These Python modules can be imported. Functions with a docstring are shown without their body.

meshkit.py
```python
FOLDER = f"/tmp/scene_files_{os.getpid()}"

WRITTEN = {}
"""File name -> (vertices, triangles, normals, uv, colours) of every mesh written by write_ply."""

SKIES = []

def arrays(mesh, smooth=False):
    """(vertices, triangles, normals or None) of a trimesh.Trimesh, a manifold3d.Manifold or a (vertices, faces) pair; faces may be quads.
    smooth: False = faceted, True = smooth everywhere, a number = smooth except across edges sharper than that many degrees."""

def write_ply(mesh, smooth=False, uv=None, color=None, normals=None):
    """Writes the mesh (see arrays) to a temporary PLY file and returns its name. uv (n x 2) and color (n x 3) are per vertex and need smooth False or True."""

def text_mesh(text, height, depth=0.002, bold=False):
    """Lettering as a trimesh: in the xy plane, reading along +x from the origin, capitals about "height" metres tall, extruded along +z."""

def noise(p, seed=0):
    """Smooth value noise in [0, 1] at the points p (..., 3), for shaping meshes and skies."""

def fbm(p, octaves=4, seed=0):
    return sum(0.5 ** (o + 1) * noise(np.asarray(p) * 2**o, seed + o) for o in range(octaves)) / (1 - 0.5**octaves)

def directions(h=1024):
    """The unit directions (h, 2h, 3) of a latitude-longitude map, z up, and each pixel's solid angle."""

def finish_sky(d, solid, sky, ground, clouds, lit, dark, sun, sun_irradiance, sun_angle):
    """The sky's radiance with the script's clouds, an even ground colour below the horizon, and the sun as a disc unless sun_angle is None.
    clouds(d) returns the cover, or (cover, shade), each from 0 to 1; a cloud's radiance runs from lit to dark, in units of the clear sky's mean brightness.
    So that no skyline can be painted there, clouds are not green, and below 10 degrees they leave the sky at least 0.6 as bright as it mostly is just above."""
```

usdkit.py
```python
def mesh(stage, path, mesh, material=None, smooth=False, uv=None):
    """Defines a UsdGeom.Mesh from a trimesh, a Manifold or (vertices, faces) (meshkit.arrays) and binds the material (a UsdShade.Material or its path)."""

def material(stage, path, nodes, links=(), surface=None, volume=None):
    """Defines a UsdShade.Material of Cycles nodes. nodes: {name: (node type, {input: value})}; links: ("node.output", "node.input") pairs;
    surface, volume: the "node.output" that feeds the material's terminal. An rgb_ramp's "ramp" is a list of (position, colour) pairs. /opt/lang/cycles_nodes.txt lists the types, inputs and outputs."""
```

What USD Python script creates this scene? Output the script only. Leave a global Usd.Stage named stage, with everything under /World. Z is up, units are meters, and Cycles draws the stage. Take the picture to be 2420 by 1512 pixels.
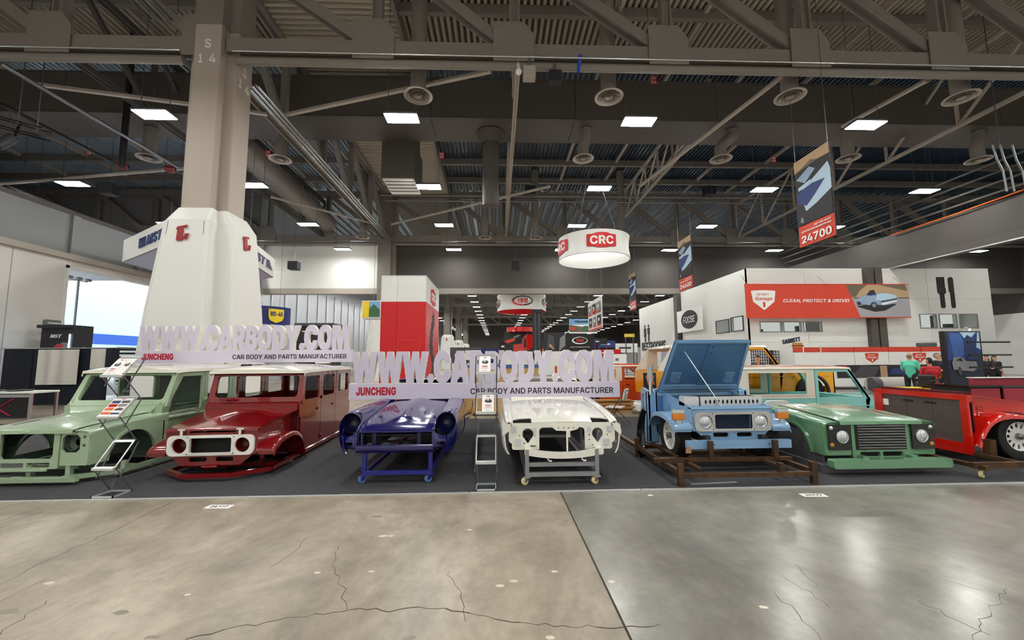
import glob, math, random
import numpy as np, trimesh, shapely, usdkit, manifold3d as m3
from shapely import affinity
from shapely.geometry import Polygon, Point, box as sbox, LineString
from shapely.ops import unary_union
from scipy.interpolate import make_interp_spline
from PIL import Image, ImageDraw, ImageFont
from pxr import Usd, UsdGeom, UsdLux, UsdShade, Gf, Sdf

# ---------------------------------------------------------------- camera, sky, exposure
stage = Usd.Stage.CreateInMemory()
UsdGeom.SetStageUpAxis(stage, 'Z'); UsdGeom.SetStageMetersPerUnit(stage, 1.0)
WORLD = UsdGeom.Xform.Define(stage, '/World')
FPX, YAW, PITCH, ROLL, EYE = 960.0, .0364, .0975, -.0067, np.array([0, 0, 1.6])
_f = np.array([math.sin(YAW)*math.cos(PITCH), math.cos(YAW)*math.cos(PITCH), math.sin(PITCH)])
_r = np.array([math.cos(YAW), -math.sin(YAW), 0]); _u = np.cross(_r, _f)
_c, _s = math.cos(ROLL), math.sin(ROLL)
CAM = np.array([_c*_r+_s*_u, -_s*_r+_c*_u, _f])
cam = UsdGeom.Camera.Define(stage, '/World/camera')
mx = np.eye(4); mx[0, :3] = CAM[0]; mx[1, :3] = CAM[1]; mx[2, :3] = -CAM[2]; mx[3, :3] = EYE
cam.AddTransformOp().Set(Gf.Matrix4d(mx.tolist()))
cam.CreateHorizontalApertureAttr(36.0); cam.CreateVerticalApertureAttr(36.0*1512/2420)
cam.CreateFocalLengthAttr(36.0*FPX/2420); cam.CreateClippingRangeAttr(Gf.Vec2f(.05, 1000))
EXPOSURE = 2.65
cam.CreateExposureAttr(EXPOSURE)
LAMP, SKY = 16.0, .27
sky = UsdLux.DomeLight.Define(stage, '/World/sky'); sky.CreateIntensityAttr(SKY); sky.CreateColorAttr(Gf.Vec3f(.84, .94, 1.0))

def at(x, y, X=None, Y=None, Z=None):                 # the point of the plane X=, Y= or Z= seen at a pixel of the photograph
    d = CAM.T @ np.array([(x-1210)/FPX, (756-y)/FPX, 1.])
    t = (X-EYE[0])/d[0] if X is not None else (Y-EYE[1])/d[1] if Y is not None else (Z-EYE[2])/d[2]
    return EYE+t*d
def pix(P):
    q = CAM @ (np.asarray(P, float)-EYE)
    return np.array([1210+FPX*q[0]/q[2], 756-FPX*q[1]/q[2]]) if q[2] > .05 else np.array([-1e5, -1e5])

# ---------------------------------------------------------------- materials
def lin(c):
    if isinstance(c, str): c = [int(c[i:i+2], 16) for i in (0, 2, 4)]
    c = np.array(c, float)/255
    return tuple(np.where(c <= .04045, c/12.92, ((c+.055)/1.055)**2.4))
MATS = {}
def mat(name, col, rough=.5, metal=0., coat=0., spec=.5, emit=0., noise=None, bump=None, **kw):
    if name in MATS: return MATS[name]
    p = {'base_color': lin(col), 'roughness': rough, 'metallic': metal, 'coat_weight': coat, 'specular_ior_level': spec, **kw}
    if emit: p.update(emission_color=lin(col), emission_strength=emit)
    n, l = {'p': ('principled_bsdf', p)}, []
    if noise or bump:
        n['g'] = ('texture_coordinate', {})
    if noise:                                          # (scale, second colour, contrast)
        n['n'] = ('noise_texture', {'scale': noise[0], 'detail': 4.}); a, b = .5-noise[2]/2, .5+noise[2]/2
        n['r'] = ('rgb_ramp', {'ramp': [(0, lin(col)), (a, lin(col)), (b, lin(noise[1])), (1, lin(noise[1]))]})
        l += [('g.object', 'n.vector'), ('n.fac', 'r.fac'), ('r.color', 'p.base_color')]
    if bump:
        n['bn'] = ('noise_texture', {'scale': bump[0], 'detail': 3.}); n['b'] = ('bump', {'strength': bump[1], 'distance': bump[2]})
        l += [('g.object', 'bn.vector'), ('bn.fac', 'b.height'), ('b.normal', 'p.normal')]
    MATS[name] = usdkit.material(stage, '/World/Looks/'+name, n, l, surface='p.BSDF')
    return MATS[name]
UsdGeom.Scope.Define(stage, '/World/Looks')
def paint(name, col, rough=.22, coat=1., metal=0., **k): return mat(name, col, rough, metal, coat, coat_roughness=.03, **k)
def lamp(name, col, strength):
    MATS[name] = usdkit.material(stage, '/World/Looks/'+name, {'e': ('emission', {'color': lin(col), 'strength': strength})}, surface='e.emission')
def floor_mat(name, c1, c2, c3, rlo, rhi, sc):
    n = {'g': ('geometry', {}), 'm': ('mapping', {'scale': (1, .6, 1)}), 'n': ('noise_texture', {'scale': sc*1.6, 'detail': 9., 'roughness': .7, 'distortion': .4}), 'n2': ('noise_texture', {'scale': sc*8, 'detail': 8., 'roughness': .75}),
         'n3': ('noise_texture', {'scale': sc*.45, 'detail': 3.}), 'r': ('rgb_ramp', {'ramp': [(0, lin(c1)), (.36, lin(c1)), (.52, lin(c2)), (.66, lin(c3)), (1, lin(c3))]}),
         'r2': ('rgb_ramp', {'ramp': [(0, (.5,)*3), (.36, (.82,)*3), (.56, (1.0,)*3), (.75, (1.1,)*3), (1, (1.2,)*3)]}), 'x': ('mix', {'mix_type': 'multiply', 'fac': 1.}),
         'rr': ('map_range', {'from_min': .35, 'from_max': .65, 'to_min': rlo, 'to_max': rhi, 'clamp': True}), 'b': ('bump', {'strength': .22, 'distance': .005}), 'p': ('principled_bsdf', {'specular_ior_level': .5})}
    l = [('g.position', 'm.vector'), ('m.vector', 'n.vector'), ('g.position', 'n2.vector'), ('g.position', 'n3.vector'), ('n.fac', 'r.fac'), ('n2.fac', 'r2.fac'), ('r.color', 'x.color1'), ('r2.color', 'x.color2'), ('x.color', 'p.base_color'),
         ('n3.fac', 'rr.value'), ('rr.result', 'p.roughness'), ('n2.fac', 'b.height'), ('b.normal', 'p.normal')]
    return usdkit.material(stage, '/World/Looks/'+name, n, l, surface='p.BSDF')
# ---------------------------------------------------------------- prims
COUNT = {}
def numbered(path):
    k = COUNT.get(path, 0); COUNT[path] = k+1
    return path if k == 0 else f'{path}_{k:03d}'
def keys(o, **kw):
    for k, v in kw.items():
        if v: o.SetCustomDataByKey(k, v)
    return o
def thing(name, label, cat, loc=(0, 0, 0), rz=0, group=None, kind=None):
    x = UsdGeom.Xform.Define(stage, numbered('/World/'+name))
    x.AddTranslateOp().Set(Gf.Vec3d(*map(float, loc)))
    if rz: x.AddRotateZOp().Set(float(rz))
    return keys(x.GetPrim(), label=label, category=cat, group=group, kind=kind)
def P(parent, name, mesh, m, smooth=False, label=None, kind=None):
    if isinstance(mesh, MB): mesh = mesh.get()
    path = numbered(str(parent.GetPath())+'/'+name)
    o = usdkit.mesh(stage, path, mesh, MATS[m] if isinstance(m, str) else m, smooth).GetPrim()
    return keys(o, label=label, kind=kind)
def one(name, mesh, m, label, cat, group=None, smooth=False, loc=(0, 0, 0), rz=0, kind=None):
    if isinstance(mesh, MB): mesh = mesh.get()
    o = usdkit.mesh(stage, numbered('/World/'+name), mesh, MATS[m] if isinstance(m, str) else m, smooth)
    if any(loc): UsdGeom.Xformable(o).AddTranslateOp().Set(Gf.Vec3d(*map(float, loc)))
    if rz: UsdGeom.Xformable(o).AddRotateZOp().Set(float(rz))
    return keys(o.GetPrim(), label=label, category=cat, group=group, kind=kind)
def struct(name, mesh=None, m=None, parent=None, label=None):
    if parent is not None: return P(parent, name, mesh, m)
    if mesh is None: o = UsdGeom.Xform.Define(stage, '/World/'+name).GetPrim()
    else: o = usdkit.mesh(stage, '/World/'+name, mesh.get() if isinstance(mesh, MB) else mesh, MATS[m] if isinstance(m, str) else m).GetPrim()
    return keys(o, kind='structure', label=label)
def dup(src, label, loc, rz=0, name=None, group=None, cat=None):
    d = src.GetCustomData()
    x = UsdGeom.Xform.Define(stage, numbered('/World/'+(name or src.GetName())))
    x.GetPrim().GetReferences().AddInternalReference(src.GetPath()); x.GetPrim().SetInstanceable(True)
    x.ClearXformOpOrder(); x.AddTranslateOp().Set(Gf.Vec3d(*map(float, loc))); x.AddRotateZOp().Set(float(rz))
    return keys(x.GetPrim(), label=label or d['label'], category=cat or d['category'], group=group or d.get('group'))
# ---------------------------------------------------------------- meshes
nrm = lambda a: np.asarray(a, float)/max(np.linalg.norm(a), 1e-12)
XZ = ((1, 0, 0), (0, 0, 1)); YZ = ((0, 1, 0), (0, 0, 1)); XY = ((1, 0, 0), (0, 1, 0))
def rr(x0, y0, x1, y1, r=.03): return sbox(x0+r, y0+r, x1-r, y1-r).buffer(r, quad_segs=4)
def circ(x, y, r, q=6): return Point(x, y).buffer(r, quad_segs=q)
class MB:
    def __init__(s): s.v, s.f, s.n = [], [], 0
    def add(s, v, f=None):
        if f is None:
            if hasattr(v, 'to_mesh'): q = v.to_mesh(); v, f = q.vert_properties[:, :3], q.tri_verts
            elif isinstance(v, MB): v, f = v.get()
            else: v, f = v.vertices, v.faces
        v, f = np.asarray(v, float), np.asarray(f, int)
        if f.shape[1] == 4: f = np.vstack([f[:, [0, 1, 2]], f[:, [0, 2, 3]]])
        s.v.append(v); s.f.append(f+s.n); s.n += len(v); return s
    def get(s): return np.vstack(s.v), np.vstack(s.f)
    def tm(s): return trimesh.Trimesh(*s.get(), process=True)
    def move(s, d): s.v = [v+np.asarray(d, float) for v in s.v]; return s
    def box(s, x0, y0, z0, x1, y1, z1):
        v = np.array([[x, y, z] for x in (x0, x1) for y in (y0, y1) for z in (z0, z1)], float)
        return s.add(v, [[0, 1, 3, 2], [4, 6, 7, 5], [0, 4, 5, 1], [2, 3, 7, 6], [0, 2, 6, 4], [1, 5, 7, 3]])
    def rbox(s, x0, y0, z0, x1, y1, z1, r=.01):       # edges chamfered
        pts = []
        for X, a in ((x0, 1), (x1, -1)):
            for Y, b in ((y0, 1), (y1, -1)):
                for Z, c in ((z0, 1), (z1, -1)):
                    pts += [(X+a*r, Y+b*r, Z), (X+a*r, Y, Z+c*r), (X, Y+b*r, Z+c*r)]
        return s.add(m3.Manifold.hull_points(np.array(pts, float)))
    def bar(s, p, q, w, h=None, up=(0, 0, 1)):
        p, q = np.asarray(p, float), np.asarray(q, float); h = h or w; d = nrm(q-p)
        if abs(d @ np.asarray(up, float)) > .98: up = (0, 1, 0) if abs(d[1]) < .9 else (1, 0, 0)
        a = nrm(np.cross(d, up))*w/2; b = nrm(np.cross(a, d))*h/2
        v = [e+i*a+j*b for e in (p, q) for i, j in ((-1, -1), (1, -1), (1, 1), (-1, 1))]
        return s.add(v, [[3, 2, 1, 0], [4, 5, 6, 7], [0, 1, 5, 4], [1, 2, 6, 5], [2, 3, 7, 6], [3, 0, 4, 7]])
    def tube(s, pts, r, n=8, cap=True):
        p = np.asarray(pts, float); R = np.broadcast_to(r, (len(p),)); t = np.gradient(p, axis=0); t /= np.linalg.norm(t, axis=1, keepdims=True)+1e-12
        a = np.cross(t[0], (0, 0, 1) if abs(t[0][2]) < .9 else (1, 0, 0)); A = []
        for k in range(len(p)): a = nrm(a-(a @ t[k])*t[k]); A.append(a)
        A = np.array(A); B = np.cross(t, A); g = np.arange(n)*2*np.pi/n
        v = (p[:, None]+R[:, None, None]*(np.cos(g)[None, :, None]*A[:, None]+np.sin(g)[None, :, None]*B[:, None])).reshape(-1, 3)
        f = [[k*n+i, k*n+(i+1) % n, (k+1)*n+(i+1) % n, (k+1)*n+i] for k in range(len(p)-1) for i in range(n)]
        s.add(v, f)
        if cap: 
            for k, o in ((0, 1), (len(p)-1, -1)): s.add(np.vstack([p[k], v[k*n:k*n+n]]), [[0, 1+(i+1) % n, 1+i][::o] for i in range(n)])
        return s
    def cyl(s, p, q, r, n=12, r2=None): return s.tube([p, q], [r, r if r2 is None else r2], n)
    def plate(s, poly, o, UV=XZ, t=.02, to=0.):
        U, V = (np.asarray(a, float) for a in UV); N = np.cross(U, V)
        for g in getattr(poly, 'geoms', [poly]):
            if g.is_empty or g.geom_type != 'Polygon' or g.area < 1e-7: continue
            m = trimesh.creation.extrude_polygon(g, abs(t), engine='earcut'); w = m.vertices; z = w[:, 2]+to+(t if t < 0 else 0)
            s.add(np.asarray(o, float)+w[:, :1]*U+w[:, 1:2]*V+z[:, None]*N, m.faces)
        return s
    def lathe(s, prof, o=(0, 0, 0), ax=(0, 0, 1), n=24, closed=False):
        ax = nrm(ax); a = nrm(np.cross(ax, (0, 0, 1) if abs(ax[2]) < .9 else (1, 0, 0))); b = np.cross(ax, a); pr = np.asarray(prof, float); g = np.arange(n)*2*np.pi/n
        v = (np.asarray(o, float)+pr[:, 1, None, None]*ax+pr[:, 0, None, None]*(np.cos(g)[:, None]*a+np.sin(g)[:, None]*b)).reshape(-1, 3); m = len(pr)
        return s.add(v, [[k*n+i, k*n+(i+1) % n, ((k+1) % m)*n+(i+1) % n, ((k+1) % m)*n+i] for k in range(m if closed else m-1) for i in range(n)])
    def grid(s, G, t=0.):                              # a sheet through a grid of points, t thick (closed)
        G = np.asarray(G, float); a, b = G.shape[:2]; idx = np.arange(a*b).reshape(a, b)
        q = np.stack([idx[:-1, :-1], idx[1:, :-1], idx[1:, 1:], idx[:-1, 1:]], -1).reshape(-1, 4)
        if not t: return s.add(G.reshape(-1, 3), q)
        n = np.cross(np.gradient(G, axis=0), np.gradient(G, axis=1)); n /= np.linalg.norm(n, axis=2, keepdims=True)+1e-12
        v = np.vstack([G.reshape(-1, 3), (G-t*n).reshape(-1, 3)]); N = a*b
        rim = np.concatenate([idx[:-1, 0], idx[-1, :-1], idx[::-1][:-1, -1], idx[0, ::-1][:-1]]); r2 = np.roll(rim, -1)
        return s.add(v, np.vstack([q, q[:, ::-1]+N, np.stack([rim, rim+N, r2+N, r2], -1)[:, ::-1]]))
def spl(G, nu, nv):                                    # smooth resampling of a coarse grid of points
    G = np.asarray(G, float)
    for axis, n in ((0, nu), (1, nv)):
        m = G.shape[axis]; G = make_interp_spline(np.arange(m), G, k=min(3, m-1), axis=axis)(np.linspace(0, m-1, n)) if n else G
    return G
def man(mb):
    v, f = mb.get() if isinstance(mb, MB) else mb
    t = trimesh.Trimesh(v, f, process=True); t.merge_vertices(); t.fix_normals()
    return m3.Manifold(m3.Mesh(np.asarray(t.vertices, np.float32), np.asarray(t.faces, np.uint32)))
def cut(mb, *tools):
    a = man(mb)
    if a.is_empty(): return mb
    for t in tools: a = a-man(t)
    return MB().add(a)
def hull(pts): return MB().add(m3.Manifold.hull_points(np.asarray(pts, float)))
def mirror(mb):
    v, f = mb.get(); return MB().add(v*np.array([-1, 1, 1]), f[:, ::-1])
# ---------------------------------------------------------------- lettering
_font = ImageFont.truetype(glob.glob('/opt/blender-*/*/datafiles/fonts/Inter.woff2')[0], 96); GLY = {}
def letters(text, w, h, weight=800, slant=0., each=False):      # polygons filling w by h metres, capitals h tall
    out, x = [], 0.
    _font.set_variation_by_axes([20, weight])
    for ch in text:
        k = (ch, weight)
        if k not in GLY:
            x0, y0, x1, y1 = _font.getbbox(ch, anchor='ls'); im = Image.new('L', (max(x1-x0, 1)+8, max(y1-y0, 1)+8)); shape = Polygon()
            if ch != ' ':
                ImageDraw.Draw(im).text((4-x0, 4-y0), ch, 255, _font, anchor='ls')
                on = np.pad(np.asarray(im) > 127, ((0, 0), (1, 1))).astype(np.int8); r, st = np.nonzero(np.diff(on, axis=1) == 1); en = np.nonzero(np.diff(on, axis=1) == -1)[1]
                shape = affinity.translate(unary_union(shapely.box(st, -r-1, en, -r)).buffer(.7).buffer(-.7).simplify(.8), x0-4, 4-y0)
            GLY[k] = (shape, _font.getlength(ch))
        out.append((GLY[k][0], x)); x += GLY[k][1]
    W = x; cap = 70.; res = []
    for g, gx in out:
        if g.is_empty: continue
        g = affinity.affine_transform(affinity.translate(g, gx, 0), [w/W, 0, 0, h/cap, 0, 0])
        res.append(affinity.affine_transform(g, [1, slant, 0, 1, 0, 0]) if slant else g)
    return res if each else unary_union(res)
def write(text, w, h, o, UV=XZ, t=.004, weight=800, slant=0., to=0.): return MB().plate(letters(text, w, h, weight, slant), o, UV, t, to)
def art(parent, o, UV, W, H, layers, name='print', step=.003):  # flat print: polygons in 0..1 across a sheet, one thin layer over the other
    for i, (m, pts) in enumerate(layers):
        g = pts if hasattr(pts, 'geom_type') else Polygon(pts)
        P(parent, name, MB().plate(affinity.scale(g.buffer(0), W, H, origin=(0, 0)), o, UV, step, to=step*i), m)
# ---------------------------------------------------------------- shared materials
mat('steel_taupe', '857e78', .5); mat('steel_pale', 'b3aaa0', .5); mat('steel_dark', '4e4945', .55); mat('duct_taupe', '57514d', .55); mat('galv', 'c2c4c6', .3, .85); mat('galv_dark', '7f8082', .4, .8)
mat('deck_beige', 'b9b1a0', .45); mat('deck_daylight_tint', 'a4b8c8', .3, .3); mat('deck_blue', '33475c', .3, .35); mat('wall_white', 'e9e8e4', .6); mat('wall_panel', 'e3e2df', .55, noise=(.7, 'dcdad6', .3)); mat('wall_grey', '8b8b8e', .5, .2); mat('wall_brown', '4c4744', .7); mat('wall_silver', 'b9bcc2', .35, .5)
mat('black', '16161a', .5); mat('black_gloss', '0c0c10', .15, 0, .6); mat('near_black', '26262b', .6); mat('white', 'f1f1ee', .4); mat('white_gloss', 'f4f3ef', .2, 0, .7); mat('red_flat', 'd5141c', .45); mat('red_tag', 'c23a3a', .6)
mat('grey', '8a8a8c', .5); mat('grey_dark', '4b4b50', .5); mat('rubber', '1d1c1c', .7); mat('chrome', 'e2e3e6', .07, 1.); mat('alu', 'e6e8ea', .25, .6); mat('brown_steel', '4a3a2e', .45, .55, noise=(6, '6b4a2c', .3)); mat('nylon', 'e9d9a0', .45)
mat('cream_foam', 'd8cfe4', .5); mat('foam_side', 'f1ede4', .6); mat('ink', '1e1c22', .5); mat('sign_red', 'bd1030', .45); mat('wood', 'c79b5c', .6, noise=(5, 'a97a3f', .5)); mat('ply', 'd3ad74', .6, noise=(3, 'bd9356', .5)); mat('navy_ink', '20336f', .5); mat('orange_red', 'd8452f', .55)
mat('amber', 'f08a12', .12, 0, .8, transmission_weight=.15); mat('lens', 'eef3f5', .06, 0, 1., metallic=.0) if False else mat('lens', 'dfe6ea', .08, .55, 1.)
MATS['acrylic'] = usdkit.material(stage, '/World/Looks/acrylic', {'t': ('transparent_bsdf', {'color': (.9, .92, .93)}), 'g': ('glossy_bsdf', {'roughness': .05, 'color': (1., 1., 1.)}), 'm': ('mix_closure', {'fac': .06})}, [('t.BSDF', 'm.closure1'), ('g.BSDF', 'm.closure2')], surface='m.closure')
MATS['glass'] = usdkit.material(stage, '/World/Looks/glass', {'t': ('transparent_bsdf', {'color': (.88, .92, .93)})}, surface='t.BSDF')
mat('skin', 'c58e70', .55); mat('skin_pale', 'd8a68c', .55); mat('hair_black', '17130f', .6); mat('hair_grey', '8b8078', .6); mat('mint', '5fd0b0', .7); mat('cloth_black', '202127', .8); mat('cloth_red', 'c32430', .75); mat('jeans', '35405c', .8)
mat('drape_navy', '181d2b', .85); mat('drape_white', 'd9d5d0', .85); mat('yellow', 'f2d31a', .5); mat('navy', '14246c', .45); mat('sky_print', '7fb1dc', .6); mat('sand_print', 'b89b78', .6); mat('rock_print', '6f6350', .6); mat('road_print', 'a5a3a8', .6); mat('car_print', '93a8c4', .6); mat('dark_print', '2b2a2e', .6); mat('purple', '56318a', .5); mat('orange', 'e8672a', .5); mat('green_print', '3f6b4a', .6); mat('blue_print', '2d3f78', .6); mat('pale_blue_print', 'b6cfe4', .6)
mat('carpet_grey', '515053', .95, spec=.15, noise=(160, '3f3e42', .5), bump=(300, .35, .01)); mat('tape', 'c9cbca', .3, .3)
for c in ('p',): pass
lamp('lamp_glow', 'fbfcf6', LAMP); lamp('kiosk_glow', 'cfe0ff', 6.)
FLOOR_L = floor_mat('concrete_brown', '84786a', 'a19584', 'bbb09e', .25, .5, .6)
FLOOR_R = floor_mat('concrete_grey', '76716a', '8c8880', '9b968d', .1, .34, .45)
mat('crack', '4a433c', .9); mat('spill', 'cfc8b8', .6); mat('stain', '857b6e', .45)

# ---------------------------------------------------------------- the hall: floor, carpet, walls, roof
XL, XU, XR, YB, YF, DECK, LH = -19.0, -40.0, 46.0, -12.0, 150.0, 16.0, 10.2
floor = struct('floor')
P(floor, 'slab', MB().box(XL, YB, -.3, .752, YF, 0), FLOOR_L, label='brownish mottled concrete slab'); P(floor, 'slab', MB().box(.768, YB, -.3, XR, YF, 0), FLOOR_R, label='grey polished concrete slab'); P(floor, 'slab_joint', MB().box(.752, YB, -.3, .768, YF, -.008), 'crack')
rng = np.random.default_rng(5)
def ribbon(pts, w, z=.0006):
    p = np.array([at(x, y, Z=0)[:2] for x, y in pts]); q = [p[0]]
    for a, b in zip(p[:-1], p[1:]):
        n = max(2, int(np.linalg.norm(b-a)/.05)); d = np.array([-(b-a)[1], (b-a)[0]])/np.linalg.norm(b-a)
        q += [a+(b-a)*k/n+d*rng.normal(0, .012) for k in range(1, n)]+[b]
    s = LineString(q); g = unary_union([LineString(q[i:i+4]).buffer(w*rng.uniform(.4, 1.2), cap_style=1, quad_segs=1) for i in range(0, len(q)-1, 3)])
    return MB().plate(g, (0, 0, 0), XY, z)
for pts, w in (([(0, 1380), (120, 1320), (260, 1258), (345, 1215), (420, 1180)], .0035), ([(440, 1510), (560, 1480), (700, 1458), (830, 1440), (920, 1446), (990, 1434), (1090, 1445), (1210, 1470), (1330, 1478), (1470, 1482), (1560, 1475)], .004),
               ([(820, 1440), (810, 1385), (785, 1335), (800, 1290)], .002), ([(1100, 1470), (1090, 1400), (1060, 1350)], .002), ([(0, 1420), (110, 1370)], .002), ([(0, 1500), (110, 1420)], .0025), ([(640, 1340), (700, 1300), (725, 1270)], .0018),
               ([(1830, 1400), (1890, 1455), (1940, 1512)], .002), ([(1880, 1335), (1930, 1385)], .002), ([(2170, 1420), (2260, 1465), (2340, 1500)], .0022), ([(2300, 1512), (2340, 1440), (2380, 1390)], .0014), ([(2230, 1370), (2320, 1395)], .0014), ([(1850, 1360), (1960, 1435)], .0014), ([(0, 1230), (60, 1210), (115, 1190)], .003)):
    P(floor, 'crack', ribbon(pts, w), 'crack')
for x, y, r in ((905, 1266, .032), (750, 1353, .018), (925, 1266, .02), (878, 1350, .018), (1180, 1384, .022), (1110, 1252, .02), (1215, 1373, .02), (1445, 1374, .022), (1805, 1435, .02), (1310, 1350, .02), (115, 1378, .025), (1300, 1507, .02), (443, 1405, .015)):
    a = at(x, y, Z=0); b = Polygon([(a[0]+r*rng.uniform(.6, 1.2)*math.cos(t)*1.6, a[1]+r*rng.uniform(.6, 1.1)*math.sin(t)) for t in np.linspace(0, 6, 11)]); P(floor, 'paint_spot', MB().plate(b, (0, 0, 0), XY, .0005), 'spill')
for x, y, r in ((20, 1445, .05), (285, 1447, .035), (970, 1507, .03), (890, 1220, .04), (360, 1505, .03)):
    a = at(x, y, Z=0); b = Polygon([(a[0]+r*rng.uniform(.6, 1.3)*math.cos(t)*1.4, a[1]+r*rng.uniform(.4, .9)*math.sin(t)) for t in np.linspace(0, 6, 13)]); P(floor, 'stain', MB().plate(b, (0, 0, 0), XY, .0004), 'stain')
cp = thing('booth_carpet', 'dark grey carpet covering the display booth under the car bodies', 'carpet')
P(cp, 'pile', MB().box(-18.2, 5.10, 0, 10.5, 11.35, .009), 'carpet_grey')
for a, b in ((-18.2, -5.2), (-5.19, -.35), (-.34, 1.75), (1.76, 4.6), (4.61, 10.5)): P(cp, 'edge_tape', MB().box(a, 5.075, 0, b, 5.115, .011), 'tape')
# left wall with the open roll-up door
wl = struct('wall_left')
for y0, y1 in ((YB, 4), (4, 10), (10, 16.3), (16.32, 18.35), (23.9, 33)): P(wl, 'wall_panel', MB().box(XL-.3, y0, 0, XL, y1-.02, 6.15), 'wall_panel')
P(wl, 'wall_panel', MB().box(XL-.3, 18.35, 5.85, XL, 23.9, 6.15), 'wall_panel')
P(wl, 'wall_ledge', MB().box(XL-.3, YB, 6.15, XL+.15, 33, 6.4), 'steel_pale'); P(wl, 'upper_wall', MB().box(XL-.3, YB, 6.4, XL-.1, 33, 8.2), 'wall_grey'); P(wl, 'added_side_roof', MB().bar((XL-.1, 10.7, 8.3), (XU-.3, 10.7, 11.2), 45.4, .2), 'duct_taupe'); P(wl, 'outer_wall', MB().box(XU-.3, YB, 11.2, XU, 33.4, DECK+.3), 'wall_grey'); P(wl, 'outer_wall', MB().box(XU-.3, 33.4, 8.2, XL-.3, 33.7, DECK+.3), 'wall_grey'); P(wl, 'outer_wall', MB().box(XU-.3, YB-.3, 8.2, XL-.3, YB, DECK+.3), 'wall_grey')  # sloping side roof is unseen, added to keep sky light out
for y in np.arange(-2, 33, 3.4): P(wl, 'girt_post', MB().box(XL-.15, y, 6.4, XL+.02, y+.35, 8.2), 'wall_grey')
P(wl, 'wall_panel', MB().box(XL-.3, 33, 0, XL, YF, DECK), 'wall_silver')
for y in np.arange(34.5, 75, 2.2): P(wl, 'wall_rib', MB().box(XL, y, 0, XL+.06, y+.12, 9), 'galv')
d1 = struct('door_1'); f_ = MB().box(XL-.32, 18.3, 0, XL+.03, 18.42, 5.9).box(XL-.32, 23.83, 0, XL+.03, 23.95, 5.9).box(XL-.32, 18.3, 5.78, XL+.03, 23.95, 5.92)
P(d1, 'door_frame', f_, 'wall_white'); P(d1, 'door_roll', MB().cyl((XL-.45, 18.4, 6.1), (XL-.45, 23.9, 6.1), .16), 'galv_dark')
bs = struct('baseboard_left', MB().box(XL, YB, 0, XL+.03, 18.2, .12), 'grey')
struct('wall_back', MB().box(XL, YB-.3, 0, XR, YB, DECK), 'wall_white'); wr = struct('wall_right'); P(wr, 'wall_panel', MB().box(XR, YB, 0, XR+.3, YF, 5.4), 'wall_panel'); P(wr, 'upper_wall', MB().box(XR, YB, 5.4, XR+.3, YF, DECK), 'wall_brown'); struct('wall_end', MB().box(XL, YF, 0, XR, YF+.3, DECK), 'wall_brown')
hd = struct('wall_header'); P(hd, 'header_panel', MB().box(XL, 33.4, 7.5, -9.9, 33.7, 11.4), 'wall_white', label='white left part of the header wall'); P(hd, 'header_panel', MB().box(-8.5, 33.4, 7.5, XR, 33.7, 11.4), 'wall_brown', label='brown part of the header wall')
P(hd, 'header_beam', MB().box(XL, 33.3, 7.05, -9.8, 33.8, 7.5), 'steel_pale'); P(hd, 'header_beam', MB().box(-8.6, 33.3, 7.05, XR, 33.8, 7.5), 'steel_taupe')
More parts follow.
